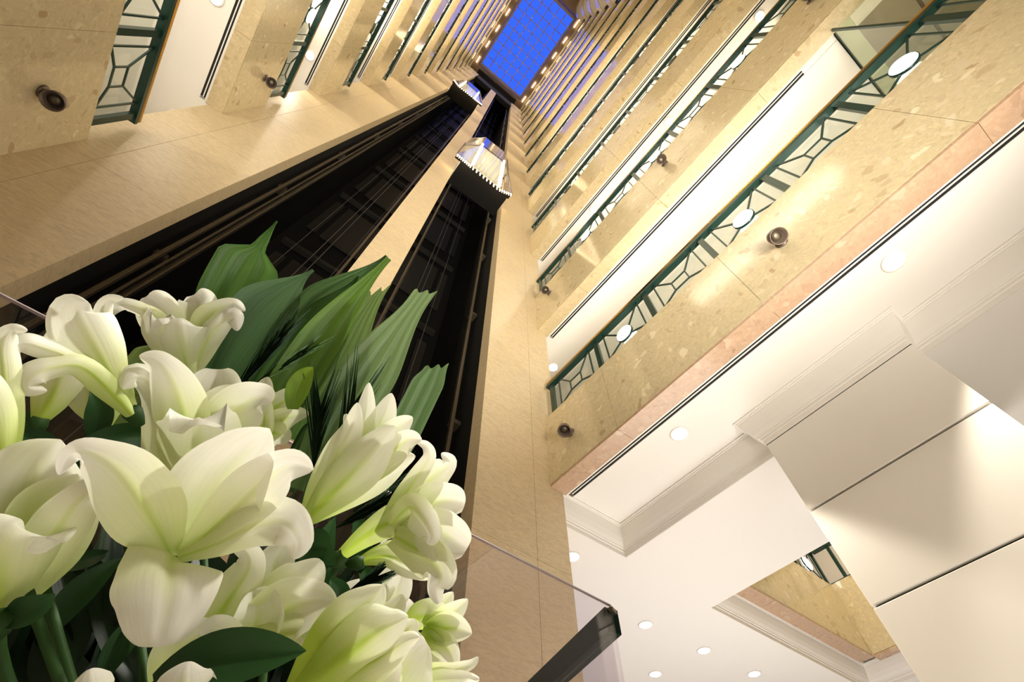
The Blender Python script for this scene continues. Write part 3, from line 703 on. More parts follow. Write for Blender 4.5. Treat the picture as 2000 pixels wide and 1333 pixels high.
# ---- the lilies
def crv(P_, t):
    """Catmull-Rom through the list P_ of tuples"""
    n = len(P_) - 1; x = min(t * n, n - 1e-6); i = int(x); f = x - i
    g = lambda k: P_[max(0, min(n, k))]
    a, b, c, d = g(i - 1), g(i), g(i + 1), g(i + 2)
    return [.5 * ((2 * q) + (-p + r) * f + (2 * p - 5 * q + 4 * r - s) * f * f + (-p + 3 * q - 3 * r + s) * f ** 3) for p, q, r, s in zip(a, b, c, d)]
KS = 1.415
def tepal(pts, org, cup=.30, green=0.0, tw=0.0, seed=0, ruffle=.03, back=False):
    """one tepal along a spine of (x, y, distance, width); x, y, width are read off one enlarged crop of the photograph"""
    Q = []
    for x, y, d, w_ in pts:
        p = at(x / KS, y / KS + 391, d); Q.append((p.x, p.y, p.z, w_ / KS * d / 1050))
    n, c = 30, 15; rows, cols, uvs = [], [], []; rnd = random.Random(seed); ph = rnd.uniform(0, 6.28)
    S = [crv(Q, i / n) for i in range(n + 1)]; m_ = len(pts) - 1
    wl = Q[-2][3]; prev = None
    for i in range(n + 1):
        t = i / n; p = Vector(S[i][:3]); w_ = max(.0008, S[i][3])
        f = (t - (m_ - 1) / m_) * m_
        if f > 0: w_ = Q[-1][3] + (wl - Q[-1][3]) * max(0.0, 1 - f ** 1.35) ** .9
        a = Vector(S[max(0, i - 1)][:3]); b = Vector(S[min(n, i + 1)][:3]); d = (b - a).normalized()
        view = (p - Vector((0, 0, HC))).normalized(); s_ = d.cross(view)
        if s_.length < .25 and prev is not None: s_ = prev - d * prev.dot(d)
        if prev is not None and s_.dot(prev) < 0: s_ = -s_
        s_.normalize()
        if prev is not None: s_ = (s_ * .65 + prev * .35); s_ = (s_ - d * s_.dot(d)).normalized()
        prev = s_.copy(); nn = s_.cross(d).normalized()
        if nn.dot(-view) < 0: nn = -nn
        ang = math.radians(tw); s2 = s_ * math.cos(ang) + nn * math.sin(ang); n2 = nn * math.cos(ang) - s_ * math.sin(ang)
        row, cr, ur = [], [], []
        for j in range(c):
            s = 2 * j / (c - 1) - 1
            off = cup * w_ * (s * s) + ruffle * w_ * abs(s) ** 3 * math.sin(8 * t + ph + (2.2 if s > 0 else 0)) * smooth(t, .3, .6)
            off += (.035 * w_ * math.exp(-(s / .11) ** 2) if back else -.04 * w_ * math.exp(-(s / .13) ** 2)) * smooth(t, .05, .3) * (1 - smooth(t, .85, 1))
            row.append(p + s2 * (s * w_ / 2 * (1 - .12 * abs(cup) * s * s)) + n2 * off - org)
            g = (1 - smooth(t, .02, .72)) * (.62 + green * .4) + math.exp(-(s / .15) ** 2) * (.30 + green * .35) * (1 - smooth(t, .5, .92)) + green * .34 * (1 - .45 * t)
            g = min(1, g); col = mixc(WHITE, PALE, min(1, g * 1.6)) if g < .6 else mixc(PALE, LIME, (g - .6) / .4 * .9)
            cr.append(col); ur.append(((s + 1) / 2, t))
        rows.append(row); cols.append(cr); uvs.append(ur)
    return grid_mesh(rows, M_PETAL, cols, uvs)
NF = [0]
def bloom(label, base, petals, green=0.0, stem=True, rim=.0075, dirto=None):
    NF[0] += 1; B = at(base[0] / KS, base[1] / KS + 391, base[2]); e = empty('lily', B, label, 'flower')
    for i, pt in enumerate(petals):
        opt = {}
        if isinstance(pt[-1], dict): opt = pt[-1]; pt = pt[:-1]
        g = opt.pop('green', green)
        link('petal', tepal(pt, B, green=g, seed=NF[0] * 10 + i, **opt), e)
    D = VASE + Vector((random.uniform(-.03, .03), random.uniform(-.03, .03), 0)) - B
    a = at(base[3] / KS, base[4] / KS + 391, base[5]) - B; a.normalize()
    bm = bmesh.new(); q = a.to_track_quat('Z', 'Y'); lathe(bm, [(.003, -.010), (rim * .75, -.004), (rim, .003), (rim * .8, .010)], q, n=14); link('receptacle', mesh(bm, M_STEM, True), e)
    if stem:
        p1 = -a * .06; bm = bmesh.new()
        pts = [(1 - t) ** 3 * (-a * .006) + 3 * t * (1 - t) ** 2 * p1 + 3 * t * t * (1 - t) * (D * .7) + t ** 3 * D for t in [i / 12 for i in range(13)]]
        tube(bm, pts, [.0034] * 13); link('stem', mesh(bm, M_STEM, True), e)
    return e
BK = dict(cup=-.35, back=True)
bloom('largest open white lily, front and centre, one petal hanging straight down', (485, 1010, .45, 520, 900, .42), [
 [(475, 985, .435, 30), (410, 865, .405, 150), (330, 755, .375, 150), (245, 700, .355, 85), (195, 705, .348, 45), (163, 760, .345, 4), dict(cup=.22)],
 [(500, 985, .44, 40), (560, 875, .425, 170), (620, 775, .41, 235), (690, 690, .395, 175), (745, 632, .385, 6), dict(cup=.25)],
 [(505, 985, .43, 34), (620, 880, .41, 120), (720, 790, .395, 150), (800, 735, .38, 100), (866, 745, .372, 6), dict(cup=.15)],
 [(490, 990, .425, 24), (600, 950, .41, 70), (700, 900, .398, 120), (780, 890, .39, 125), (826, 940, .388, 80), (812, 994, .39, 5), dict(cup=-.15)],
 [(483, 984, .432, 100), (478, 992, .405, 190), (472, 1030, .392, 225), (464, 1100, .386, 205), (448, 1180, .388, 155), (434, 1236, .392, 70), dict(cup=-.14, ruffle=.015)],
 [(480, 990, .45, 40), (520, 880, .45, 110), (560, 790, .455, 130), (590, 720, .46, 60), (600, 690, .46, 6)]])
bloom('white lily right above the largest one, its left petals curling over', (500, 875, .585, 540, 640, .50), [
 [(500, 870, .58, 40), (525, 770, .54, 170), (545, 690, .50, 200), (548, 640, .482, 180), (548, 605, .474, 130), (550, 622, .466, 70), dict(cup=-.30, back=True, ruffle=.07, green=.25)],
 [(490, 870, .59, 30), (452, 750, .55, 80), (446, 650, .53, 84), (440, 560, .51, 74), (415, 508, .50, 62), (375, 488, .49, 60), (338, 522, .487, 6), BK],
 [(520, 690, .53, 50), (505, 590, .512, 120), (480, 510, .502, 105), (440, 448, .495, 60), (385, 430, .49, 5), dict(cup=.2)],
 [(550, 690, .55, 60), (572, 590, .545, 130), (595, 520, .545, 130), (600, 468, .55, 50), dict(cup=.2, ruffle=.08)],
 [(570, 690, .535, 50), (625, 615, .522, 130), (680, 565, .515, 135), (725, 545, .512, 80), (748, 562, .51, 8), dict(cup=.2)],
 [(560, 700, .54, 60), (590, 620, .535, 120), (640, 560, .535, 120), (665, 520, .54, 20)]], green=.08)
bloom('topmost white lily, opening upward against the dark elevator shaft', (526, 500, .665, 500, 380, .64), [
 [(500, 430, .66, 40), (452, 340, .66, 95), (430, 290, .665, 80), (405, 266, .67, 20)],
 [(520, 420, .67, 40), (540, 330, .675, 95), (550, 285, .68, 85), (535, 262, .685, 30)],
 [(530, 420, .665, 30), (575, 330, .66, 75), (615, 296, .652, 50), (650, 287, .645, 30), (677, 307, .645, 4)],
 [(490, 430, .655, 40), (435, 335, .648, 50), (390, 302, .64, 36), (345, 288, .635, 32), (318, 298, .63, 28), (300, 323, .63, 5)],
 [(526, 498, .662, 24), (548, 440, .652, 56), (580, 378, .643, 66), (620, 334, .632, 50), (648, 326, .626, 48), (655, 362, .626, 6), BK],
 [(526, 498, .66, 22), (478, 425, .645, 70), (450, 365, .636, 88), (435, 330, .632, 60), (450, 345, .628, 20), BK],
 [(526, 498, .658, 24), (510, 440, .643, 80), (500, 385, .633, 130), (497, 348, .63, 118), (500, 326, .634, 24), dict(cup=-.25, back=True)]], green=.06)
bloom('lily seen from behind at upper left, its bare green tube end showing', (372, 596, .505, 250, 420, .49), [
 [(270, 450, .53, 60), (180, 398, .54, 76), (118, 386, .545, 8)],
 [(366, 590, .508, 22), (332, 490, .505, 44), (297, 385, .503, 46), (284, 318, .50, 40), (300, 277, .50, 28), (342, 272, .50, 4), BK],
 [(364, 592, .50, 22), (290, 495, .49, 56), (200, 440, .478, 46), (120, 410, .47, 50), (60, 396, .466, 42), (8, 432, .466, 6), BK],
 [(369, 592, .498, 26), (320, 510, .492, 64), (272, 425, .486, 118), (232, 355, .482, 134), (215, 305, .482, 100), (246, 284, .482, 8), dict(cup=-.28, back=True)],
 [(364, 596, .496, 24), (300, 525, .486, 56), (225, 462, .475, 54), (150, 462, .468, 54), (92, 484, .464, 60), (76, 520, .466, 44), (130, 528, .47, 6), BK]], green=.30, stem=False)
bloom('half hidden olive lily tube below the upper left lily, leaning right', (98, 630, .605, 160, 520, .6), [
 [(98, 628, .60, 16), (132, 565, .598, 64), (160, 505, .596, 96), (185, 450, .596, 80), (200, 420, .6, 10), BK],
 [(98, 628, .61, 14), (150, 560, .61, 50), (190, 500, .61, 60), (200, 450, .61, 20), BK]], green=.55)
bloom('half hidden greenish lily tube pointing up behind the upper left lily', (292, 645, .625, 250, 540, .62), [
 [(292, 642, .62, 8), (258, 565, .618, 80), (236, 500, .616, 95), (228, 440, .62, 40), BK],
 [(292, 642, .612, 8), (300, 570, .61, 60), (292, 510, .61, 60), (290, 460, .61, 20), BK],
 [(292, 642, .615, 8), (316, 550, .612, 42), (326, 475, .612, 32), (347, 437, .612, 4), BK]], green=.5)
bloom('lily cut by the left edge of the photo, hooked petal tip showing', (5, 760, .47, 5, 600, .46), [
 [(8, 750, .47, 44), (15, 620, .462, 62), (10, 490, .46, 62), (5, 410, .46, 56), (30, 360, .46, 30), (76, 361, .46, 4), BK],
 [(0, 750, .48, 40), (-30, 600, .48, 80), (-50, 450, .48, 80), (-80, 380, .48, 10), BK],
 [(0, 750, .46, 40), (-20, 600, .45, 80), (-60, 500, .44, 60), (-90, 520, .44, 6), BK]], green=.45)
bloom('big shaded white lily at lower left, cut by the photo edge', (0, 1180, .46, 30, 1000, .41), [
 [(20, 1110, 0.504, 70), (45, 965, 0.482, 210), (75, 825, 0.465, 250), (125, 715, 0.454, 160), (167, 662, 0.448, 8)],
 [(60, 1000, 0.482, 90), (160, 850, 0.465, 150), (235, 785, 0.454, 90), (266, 756, 0.448, 8)],
 [(0, 1180, 0.504, 30), (70, 1050, 0.465, 90), (160, 910, 0.435, 110), (225, 825, 0.421, 75), (280, 806, 0.414, 60), (319, 848, 0.414, 5), dict(cup=-.2, back=True)],
 [(-10, 1180, 0.493, 60), (-5, 1070, 0.448, 200), (10, 960, 0.423, 235), (35, 905, 0.420, 180), (60, 884, 0.426, 30), dict(cup=-.25, back=True)]], green=.22)
bloom('small lime-tinged lily peeping out to the right behind the central lilies', (640, 690, .62, 740, 610, .58), [
 [(650, 680, .61, 50), (705, 575, .595, 76), (728, 525, .59, 54), (741, 489, .588, 4)],
 [(660, 680, .60, 50), (745, 590, .588, 86), (795, 548, .58, 66), (824, 518, .578, 4)],
 [(660, 690, .60, 50), (750, 625, .582, 80), (812, 595, .575, 52), (855, 590, .572, 4)],
 [(660, 690, .595, 60), (735, 645, .578, 76), (775, 652, .57, 60), (792, 672, .568, 10), dict(cup=-.2)],
 [(660, 690, .59, 50), (720, 640, .575, 60), (735, 585, .57, 40), (748, 560, .568, 8)]], green=.75, stem=False)
bloom('long half-open lime and white lily right of centre, pointing up right', (828, 906, .505, 950, 760, .48), [
 [(880, 820, .505, 50), (975, 690, .50, 95), (1008, 600, .50, 64), (1020, 505, .50, 3)],
 [(900, 810, .505, 50), (1015, 680, .50, 100), (1060, 600, .50, 76), (1082, 534, .50, 3)],
 [(900, 820, .50, 50), (1040, 690, .492, 100), (1100, 630, .488, 70), (1140, 600, .486, 6)],
 [(890, 830, .495, 50), (1050, 720, .48, 100), (1125, 665, .474, 70), (1166, 662, .47, 4)],
 [(835, 900, .50, 22), (930, 835, .487, 74), (1030, 775, .477, 96), (1100, 724, .47, 66), (1148, 708, .47, 4), BK],
 [(832, 902, .50, 24), (880, 805, .485, 76), (932, 705, .472, 90), (972, 635, .466, 66), (988, 560, .465, 3), BK],
 [(833, 902, .498, 26), (905, 825, .472, 110), (985, 745, .459, 150), (1045, 680, .455, 104), (1092, 625, .455, 5), dict(cup=-.3, back=True)],
 [(920, 830, .49, 40), (945, 700, .478, 40), (965, 640, .474, 40), (955, 592, .474, 8)]], green=.42)
bloom('fully open white lily at right, facing right against the pier', (928, 996, .525, 1050, 920, .49), [
 [(1060, 920, .50, 50), (1110, 830, .49, 64), (1152, 765, .485, 56), (1186, 712, .482, 44), (1178, 680, .48, 30), (1150, 668, .48, 3)],
 [(1080, 910, .505, 60), (1150, 810, .505, 110), (1210, 755, .503, 90), (1243, 725, .50, 46), (1220, 700, .50, 4)],
 [(1090, 910, .495, 70), (1185, 845, .49, 125), (1245, 832, .485, 105), (1285, 840, .48, 50), dict(ruffle=.09)],
 [(1090, 920, .485, 70), (1190, 918, .475, 135), (1250, 940, .468, 130), (1290, 965, .466, 50), dict(ruffle=.06)],
 [(1090, 930, .48, 60), (1180, 985, .465, 110), (1218, 1035, .458, 100), (1205, 1075, .456, 50), (1213, 1116, .456, 8), dict(ruffle=.08)],
 [(930, 993, .522, 28), (1010, 930, .502, 70), (1090, 888, .482, 110), (1158, 905, .467, 118), (1192, 955, .461, 70), (1201, 1002, .46, 4), dict(cup=-.3, back=True, green=.5)],
 [(1080, 900, .478, 50), (1130, 850, .466, 80), (1165, 880, .456, 90), (1190, 925, .452, 60), (1180, 950, .452, 20), dict(cup=-.2)]], green=.08)
bloom('lily tube lying just under the fully open right lily', (980, 1004, .585, 1100, 995, .57), [
 [(982, 1003, .585, 18), (1060, 985, .572, 60), (1130, 1000, .562, 86), (1190, 1030, .556, 40), BK],
 [(982, 1003, .59, 18), (1080, 965, .58, 50), (1160, 980, .575, 50), (1200, 1000, .57, 10), BK]], green=.55)
bloom('small white lily deep between the right lily and the lime bud', (1000, 1160, .66, 1080, 1080, .63), [
 [(1010, 1150, .65, 30), (1050, 1090, .64, 60), (1075, 1040, .635, 60), (1085, 1010, .635, 8)],
 [(1020, 1150, .64, 30), (1080, 1110, .63, 60), (1105, 1070, .625, 70), (1115, 1020, .625, 30), dict(ruffle=.1)],
 [(1000, 1160, .64, 30), (975, 1110, .63, 90), (990, 1080, .63, 60), (1010, 1090, .63, 10)],
 [(1020, 1150, .635, 30), (1100, 1150, .625, 60), (1140, 1110, .62, 30)]], green=.05)
bloom('open white lily at bottom centre, right of the hanging petal', (440, 1345, .50, 640, 1200, .44), [
 [(600, 1250, .47, 60), (735, 1080, .462, 110), (765, 1000, .46, 95), (795, 955, .46, 40)],
 [(620, 1250, .465, 60), (775, 1095, .452, 120), (845, 1045, .447, 105), (888, 996, .446, 14), dict(cup=.2)],
 [(620, 1260, .46, 60), (775, 1145, .44, 150), (860, 1115, .432, 120), (932, 1112, .43, 8), dict(cup=.18)],
 [(620, 1270, .45, 60), (770, 1205, .434, 90), (845, 1205, .428, 100), (858, 1255, .426, 74), (825, 1290, .426, 24), dict(cup=-.2)],
 [(450, 1335, .48, 50), (560, 1205, .458, 110), (640, 1095, .442, 110), (690, 1015, .432, 76), (680, 972, .43, 52), (645, 967, .43, 6), dict(cup=-.25, back=True, green=.5)],
 [(620, 1270, .455, 60), (700, 1190, .445, 110), (715, 1130, .44, 110), (700, 1080, .442, 20)],
 [(640, 1280, .435, 60), (625, 1220, .42, 84), (590, 1190, .415, 70), (568, 1215, .415, 10), dict(ruffle=.08)],
 [(450, 1330, .46, 50), (500, 1250, .445, 110), (560, 1205, .435, 90), (600, 1200, .43, 14)]], green=.24)
bloom('large lime-green half-open lily bud at the bottom, pointing right', (795, 1375, .425, 950, 1240, .40), [
 [(920, 1290, .43, 60), (1020, 1180, .42, 90), (1045, 1110, .418, 60), (1068, 1062, .418, 3)],
 [(930, 1290, .425, 60), (1050, 1180, .415, 90), (1095, 1125, .414, 54), (1113, 1090, .414, 3)],
 [(940, 1300, .42, 60), (1080, 1220, .408, 90), (1135, 1180, .405, 50), (1150, 1160, .405, 6)],
 [(840, 1365, .415, 50), (960, 1310, .398, 120), (1065, 1255, .39, 100), (1130, 1215, .388, 40), (1160, 1208, .388, 3), BK],
 [(800, 1370, .42, 46), (895, 1245, .404, 130), (975, 1155, .398, 140), (1035, 1095, .398, 80), (1062, 1065, .40, 4), dict(cup=-.3, back=True, green=.95)],
 [(820, 1370, .41, 60), (935, 1275, .393, 150), (1035, 1200, .384, 160), (1100, 1165, .384, 70), (1128, 1150, .386, 4), dict(cup=-.28, back=True)]], green=.62)
bloom('white lily at the bottom edge, tucked behind the lime-green bud', (1060, 1450, .46, 1100, 1330, .44), [
 [(1060, 1440, .46, 60), (1095, 1330, .45, 180), (1140, 1260, .445, 160), (1180, 1225, .445, 30), dict(cup=.2)],
 [(1060, 1440, .45, 60), (1050, 1340, .435, 110), (1080, 1290, .43, 60), (1085, 1265, .43, 10), BK]], green=.05)
bloom('small star-shaped lime and white lily at lower right, over the pier', (1110, 1195, .575, 1190, 1180, .55), [
 [(1180, 1180, .56, 40), (1222, 1125, .558, 56), (1252, 1084, .556, 3)],
 [(1180, 1185, .555, 40), (1245, 1148, .546, 64), (1293, 1104, .542, 3)],
 [(1180, 1190, .55, 40), (1250, 1185, .536, 84), (1304, 1198, .53, 6)],
 [(1180, 1200, .545, 40), (1235, 1240, .533, 64), (1262, 1300, .53, 5)],
 [(1160, 1200, .55, 40), (1200, 1250, .54, 66), (1228, 1302, .536, 6)],
 [(1112, 1193, .575, 24), (1150, 1160, .56, 80), (1195, 1150, .548, 84), (1210, 1165, .546, 30), dict(cup=-.3, back=True, green=.9)],
 [(1112, 1195, .57, 24), (1140, 1230, .556, 60), (1180, 1270, .55, 50), (1215, 1292, .55, 4), BK]], green=.55)
bloom('lime-tipped lily cut by the bottom edge, lowest at the right', (1050, 1400, .48, 1150, 1340, .46), [
 [(1060, 1390, .475, 50), (1170, 1325, .46, 66), (1250, 1300, .455, 36), (1300, 1285, .452, 24), (1322, 1264, .452, 3)],
 [(1060, 1395, .465, 60), (1180, 1345, .45, 80), (1260, 1330, .446, 50), (1325, 1325, .446, 6), BK],
 [(1060, 1400, .46, 60), (1180, 1375, .445, 90), (1280, 1360, .44, 60), (1330, 1345, .44, 6), BK]], green=.55)
bloom('white petal tip rising from the bottom edge near the centre lily', (520, 1500, .41, 510, 1400, .38), [
 [(515, 1480, .405, 50), (505, 1390, .382, 120), (510, 1320, .374, 100), (520, 1276, .374, 12), dict(cup=-.2, back=True)],
 [(515, 1480, .41, 50), (555, 1400, .39, 70), (565, 1340, .385, 50), (550, 1300, .385, 10)]], green=.15)
bloom('small white bud tip at the bottom edge, lower left', (260, 1480, .42, 250, 1400, .39), [
 [(260, 1470, .41, 30), (252, 1390, .392, 76), (250, 1335, .388, 70), (248, 1297, .388, 10), dict(cup=-.3, back=True)],
 [(260, 1470, .415, 30), (270, 1400, .40, 50), (280, 1350, .398, 40), (262, 1310, .398, 6), BK]], green=.10)

# ---- big strap leaves
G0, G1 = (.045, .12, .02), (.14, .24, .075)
def strap(A, Bp, w_, label, mid=None, fold=.25, pleats=3, prof=None, twist=(0, 0), c0=G0, c1=G1, cut=.0, depth=.0012, notch=None):
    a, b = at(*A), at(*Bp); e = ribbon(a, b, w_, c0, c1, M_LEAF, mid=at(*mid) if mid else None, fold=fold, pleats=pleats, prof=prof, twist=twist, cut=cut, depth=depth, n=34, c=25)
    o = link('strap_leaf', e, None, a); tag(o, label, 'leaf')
    return o
pt = lambda t: (.55 + .45 * smooth(t, 0, .35)) * (1 - .93 * smooth(t, .66, 1.0))
pt2 = lambda t: (.5 + .5 * smooth(t, 0, .5)) * (1 - .95 * smooth(t, .62, 1.0) ** .8)
pt3 = lambda t: (.6 + .4 * smooth(t, 0, .5)) * (1 - .35 * smooth(t, .85, 1.0))
strap((395, 745, .74), (541, 432, .74), .078, 'broad leaf at upper left of the leaves with a drawn-out needle tip', mid=(425, 590, .74), prof=lambda t: (.42 + .58 * smooth(t, .1, .55)) * (1 - .80 * smooth(t, .74, .84)) * (1 - .85 * smooth(t, .84, 1)), c0=(.05, .13, .015), c1=(.11, .24, .05))
strap((400, 800, .70), (612, 528, .70), .080, 'wide blue-green leaf, second from the left', mid=(480, 620, .70), prof=pt2, c0=(.04, .12, .035), c1=(.13, .25, .12), pleats=2)
strap((465, 830, .69), (755, 500, .72), .082, 'deeply pleated leaf reaching over the middle pier', mid=(590, 640, .70), prof=pt2, pleats=5, depth=.003, c1=(.15, .28, .11))
strap((505, 860, .62), (760, 505, .66), .050, 'slim bright green leaf crossing the pleated one', mid=(610, 660, .63), prof=lambda t: (.6 + .4 * smooth(t, 0, .3)) * (1 - .85 * smooth(t, .45, 1.0)), c0=(.09, .22, .01), c1=(.20, .36, .07), pleats=2)
strap((560, 850, .66), (700, 540, .70), .075, 'dark green leaf tucked behind the slim bright one', mid=(620, 660, .67), prof=pt2, c0=(.04, .11, .015), c1=(.06, .15, .03))
strap((575, 860, .64), (738, 568, .68), .062, 'pale streaked leaf with a ragged cut end, over the pier edge', mid=(650, 690, .65), prof=lambda t: (.6 + .4 * smooth(t, 0, .4)) * (1 - .68 * smooth(t, .5, 1.0)), c0=(.10, .20, .04), c1=(.28, .40, .14), pleats=6, cut=.015)
strap((590, 960, .58), (830, 570, .62), .066, 'long pale leaf with a blunt cut tip over the right shaft', mid=(690, 760, .59), prof=lambda t: (.62 + .38 * smooth(t, 0, .45)) * (1 - .62 * smooth(t, .55, .95)), c0=(.09, .18, .05), c1=(.30, .44, .20), pleats=4, cut=.008, fold=.1)
strap((610, 940, .60), (776, 618, .63), .040, 'short leaf split off the left side of the long pale leaf', mid=(660, 770, .60), prof=pt, c0=(.05, .13, .03), c1=(.14, .26, .08), pleats=2)
strap((740, 950, .60), (852, 716, .62), .040, 'rightmost leaf with a notched cut tip in front of the dark shaft', mid=(785, 850, .60), prof=pt3, c0=(.08, .17, .05), c1=(.18, .30, .13), pleats=3, cut=.008, fold=.1)
strap((560, 960, .60), (640, 800, .62), .030, 'short dark leaf standing behind the lime lily', mid=(590, 880, .6), prof=pt, c0=(.015, .05, .01), c1=(.03, .09, .02))
strap((572, 800, .56), (612, 718, .56), .024, 'small bright leaf beside the small lime lily', mid=(578, 745, .56), prof=lambda t: max(.03, math.sin(math.pi * min(1, .10 + .9 * t)) ** .7), c0=(.16, .30, .01), c1=(.22, .36, .015), pleats=0)
strap((200, 850, .70), (330, 690, .72), .060, 'leaf with yellow ribs behind the upper left lily', mid=(260, 770, .7), prof=pt3, c0=(.10, .16, .03), c1=(.16, .22, .05), pleats=4)

# ---- lily foliage (dark lanceolate leaves), each a leaf of its own
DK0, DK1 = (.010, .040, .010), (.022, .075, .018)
def blade(A, Bp, w_, label, mid, c0=DK0, c1=DK1, twist=(20, -20)):
    a, b = at(*A), at(*Bp); me = ribbon(a, b, w_, c0, c1, M_DLEAF, mid=at(*mid), fold=.35, prof=lambda t: max(.02, math.sin(math.pi * (.06 + .94 * t)) ** .8), twist=twist, n=16, c=9)
    o = link('lily_leaf', me, None, a); tag(o, label, 'leaf'); return o
BL = [((180, 870, .60), (175, 765, .60), .022, (210, 800, .60), 'upright dark leaf between the upper left lilies'),
 ((150, 880, .58), (340, 855, .60), .024, (250, 835, .58), 'horizontal green leaf under the upper left lily'),
 ((20, 830, .6), (150, 960, .6), .026, (80, 870, .6), 'dark leaf at the left edge above the shaded lily'),
 ((0, 880, .64), (68, 798, .64), .020, (40, 850, .64), 'thin leaf pointing up at the left edge'),
 ((150, 930, .60), (235, 1020, .6), .024, (170, 990, .6), 'dark leaf behind the shaded lily petal'),
 ((210, 1080, .60), (75, 1115, .5), .014, (150, 1100, .55), 'slender dark leaf lying left of the hanging petal'),
 ((0, 1210, .46), (108, 1160, .44), .018, (60, 1195, .44), 'dark leaf crossing the base of the shaded lily'),
 ((300, 1333, .40), (598, 1272, .38), .030, (450, 1262, .38), 'broad dark leaf lying across the bottom centre lily'),
 ((590, 1010, .56), (640, 870, .58), .028, (640, 950, .56), 'dark leaf rising beside the lime lily tube'),
 ((600, 1040, .52), (585, 1100, .50), .030, (625, 1065, .50), 'rounded glossy leaf at the right of the largest lily'),
 ((560, 1120, .52), (655, 1105, .50), .026, (630, 1060, .50), 'bent dark leaf under the lime lily'),
 ((610, 1230, .56), (655, 1010, .58), .030, (600, 1120, .56), 'tall dark leaf behind the right lily tube'),
 ((650, 1200, .58), (640, 1130, .56), .022, (680, 1160, .56), 'short dark leaf by the small deep lily'),
 ((640, 1333, .50), (630, 1180, .50), .026, (600, 1260, .5), 'dark leaf rising right of the bottom centre lily'),
 ((700, 1120, .6), (690, 1000, .6), .024, (720, 1060, .6), 'pointed leaf behind the fully open right lily'),
 ((740, 1190, .62), (700, 1100, .62), .022, (730, 1140, .62), 'dark leaf beneath the lily tube at right'),
 ((90, 1250, .6), (240, 1090, .6), .024, (140, 1150, .6), 'dim leaf deep in the lower left shade'),
 ((200, 1333, .55), (290, 1190, .55), .020, (230, 1250, .55), 'dim leaf behind the hanging petal'),
 ((500, 940, .62), (590, 900, .6), .026, (560, 930, .6), 'dark leaf right of the central lilies'),
 ((520, 1300, .56), (610, 1200, .56), .03, (540, 1240, .56), 'dark leaf between the bottom centre lily and the lime bud'),
 ((300, 930, .66), (120, 900, .66), .03, (210, 890, .66), 'dark leaf behind the left petal of the largest lily'),
 ((240, 1000, .62), (190, 900, .62), .03, (200, 950, .62), 'dark leaf under the upper left lily tube')]
for A, B_, w_, mid, lb in BL: blade(A, B_, w_, lb, mid)
# denser background foliage low in the bouquet, leaf colours darkened to deepen its shade
rnd = random.Random(5)
bk = 0
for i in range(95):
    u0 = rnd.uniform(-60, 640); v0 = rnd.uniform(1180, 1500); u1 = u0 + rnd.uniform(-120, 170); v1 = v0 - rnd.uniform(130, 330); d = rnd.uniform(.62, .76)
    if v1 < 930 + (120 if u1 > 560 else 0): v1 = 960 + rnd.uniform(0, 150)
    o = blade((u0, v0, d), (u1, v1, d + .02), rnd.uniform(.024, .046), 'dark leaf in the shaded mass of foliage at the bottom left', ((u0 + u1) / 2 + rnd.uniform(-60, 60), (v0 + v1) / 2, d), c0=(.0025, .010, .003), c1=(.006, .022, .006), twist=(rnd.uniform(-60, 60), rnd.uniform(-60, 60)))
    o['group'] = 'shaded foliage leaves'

# ---- dark feathery palm sprays
def spray(A, Bp, n, ln, w_, label, spread, m=M_NEEDLE, cone=.5):
    a, b = at(*A), at(*Bp); d = (b - a); e = empty('palm_spray', a, label, 'foliage')
    bm = bmesh.new(); tube(bm, [d * (i / 6) for i in range(7)], [.0014] * 7, 6); link('stalk', mesh(bm, m, True), e)
    view = (a - Vector((0, 0, HC))).normalized(); sd = d.normalized().cross(view).normalized(); dn = d.normalized()
    bm = bmesh.new(); t = bmesh.ops.create_cone(bm, segments=5, radius1=w_, radius2=.0002, depth=1, cap_ends=True); bmesh.ops.translate(bm, verts=bm.verts, vec=(0, 0, .5)); nm = mesh(bm, m, True)
    R2 = random.Random(int(A[0]))
    for i in range(n):
        f = .15 + .85 * i / (n - 1); s = 1 if i % 2 else -1
        dr = (dn * cone + sd * s * spread + view * R2.uniform(-.2, .1) + Vector((R2.uniform(-.05, .05),) * 3)).normalized()
        o = link('needle', nm, e, d * f); o.rotation_mode = 'QUATERNION'; o.rotation_quaternion = dr.to_track_quat('Z', 'Y'); k = ln * (1 - .5 * abs(f - .5)) * R2.uniform(.8, 1.15); o.scale = (1, 1, k)
    return e
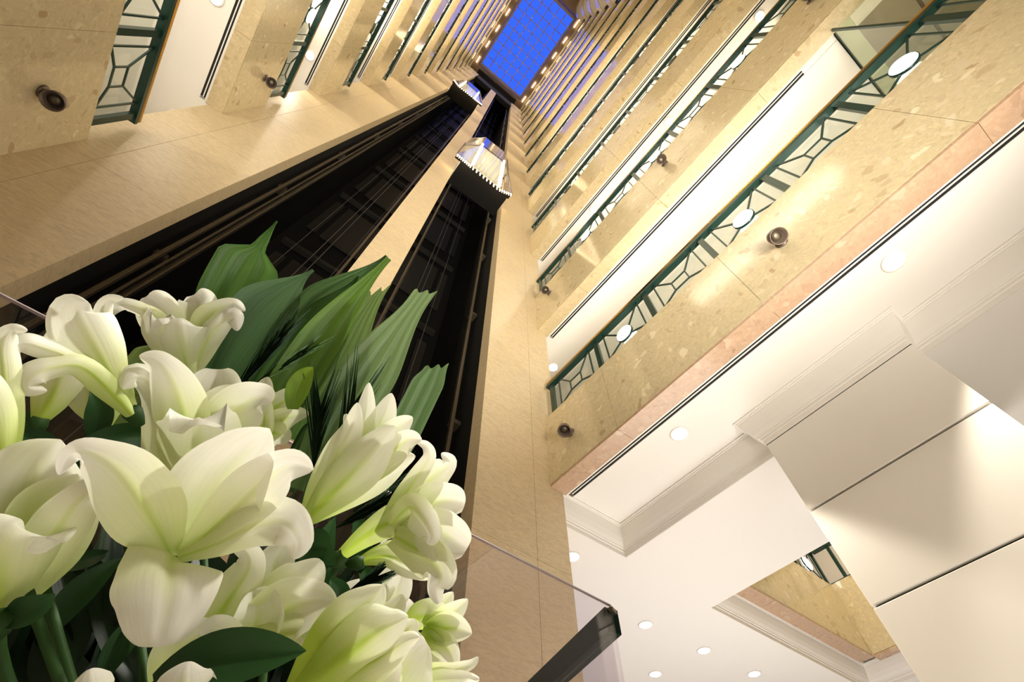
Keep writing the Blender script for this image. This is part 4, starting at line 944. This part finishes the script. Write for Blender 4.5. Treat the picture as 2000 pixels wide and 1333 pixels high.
spray((430, 800, .62), (545, 660, .62), 26, .075, .0012, 'dark feathery spray in front of the wide blue-green leaf', .16, cone=1.0)
spray((470, 770, .62), (590, 690, .62), 18, .06, .0010, 'thin grey feathery spray left of the slim bright leaf', .14, M_STEM, cone=1.0)
spray((610, 930, .57), (625, 800, .57), 22, .085, .0014, 'upright dark palm spray behind the lime lily', .22, cone=1.0)
spray((650, 900, .56), (690, 790, .56), 18, .085, .0014, 'dark palm spray against the middle pier foot', .25, cone=1.0)
spray((640, 1040, .6), (760, 975, .58), 22, .06, .0011, 'dark needles fanning toward the right lily', .2, cone=1.0)
spray((690, 1000, .6), (770, 935, .6), 16, .05, .0010, 'short dark needles above the right lily tube', .2, cone=1.0)
spray((640, 1190, .58), (730, 1130, .58), 18, .06, .0014, 'dark needles under the right lily tube', .2, cone=1.0)

# ---- vase and pedestal carrying the bouquet, below the frame
bm = bmesh.new(); vz = VASE.z; prof = [(.05, .42 - 0), (.09, .44), (.12, .58), (.11, .74), (.075, .86), (.07, vz - .01), (.082, vz + .012), (.070, vz + .004), (.060, vz - .05), (.02, vz - .10)]
zt = .42
prof = [(.05, 0), (.075, .004), (.115, (vz - zt) * .35), (.105, (vz - zt) * .65), (.070, (vz - zt) * .9), (.072, (vz - zt)), (.080, (vz - zt) + .012), (.070, (vz - zt) + .006), (.060, (vz - zt) - .04), (.01, (vz - zt) - .08)]
lathe(bm, prof, None, n=36); vs = link('vase', mesh(bm, mat('vase_glaze', (.05, .07, .06), .2), True), None, Vector((VASE.x, VASE.y, zt))); tag(vs, 'dark glazed vase holding the lilies, below the photo', 'vase')
pd = empty('pedestal', Vector((VASE.x, VASE.y, .0)), 'low stone pedestal under the vase of lilies', 'pedestal')
bm = bmesh.new(); box(bm, -.17, .17, -.17, .17, .0, .06); link('plinth', mesh(bm, M_PIER), pd); bm = bmesh.new(); box(bm, -.13, .13, -.13, .13, .06, .38); link('shaft', mesh(bm, M_PIER), pd); bm = bmesh.new(); box(bm, -.18, .18, -.18, .18, .38, .4195); link('top', mesh(bm, M_FRONT), pd)
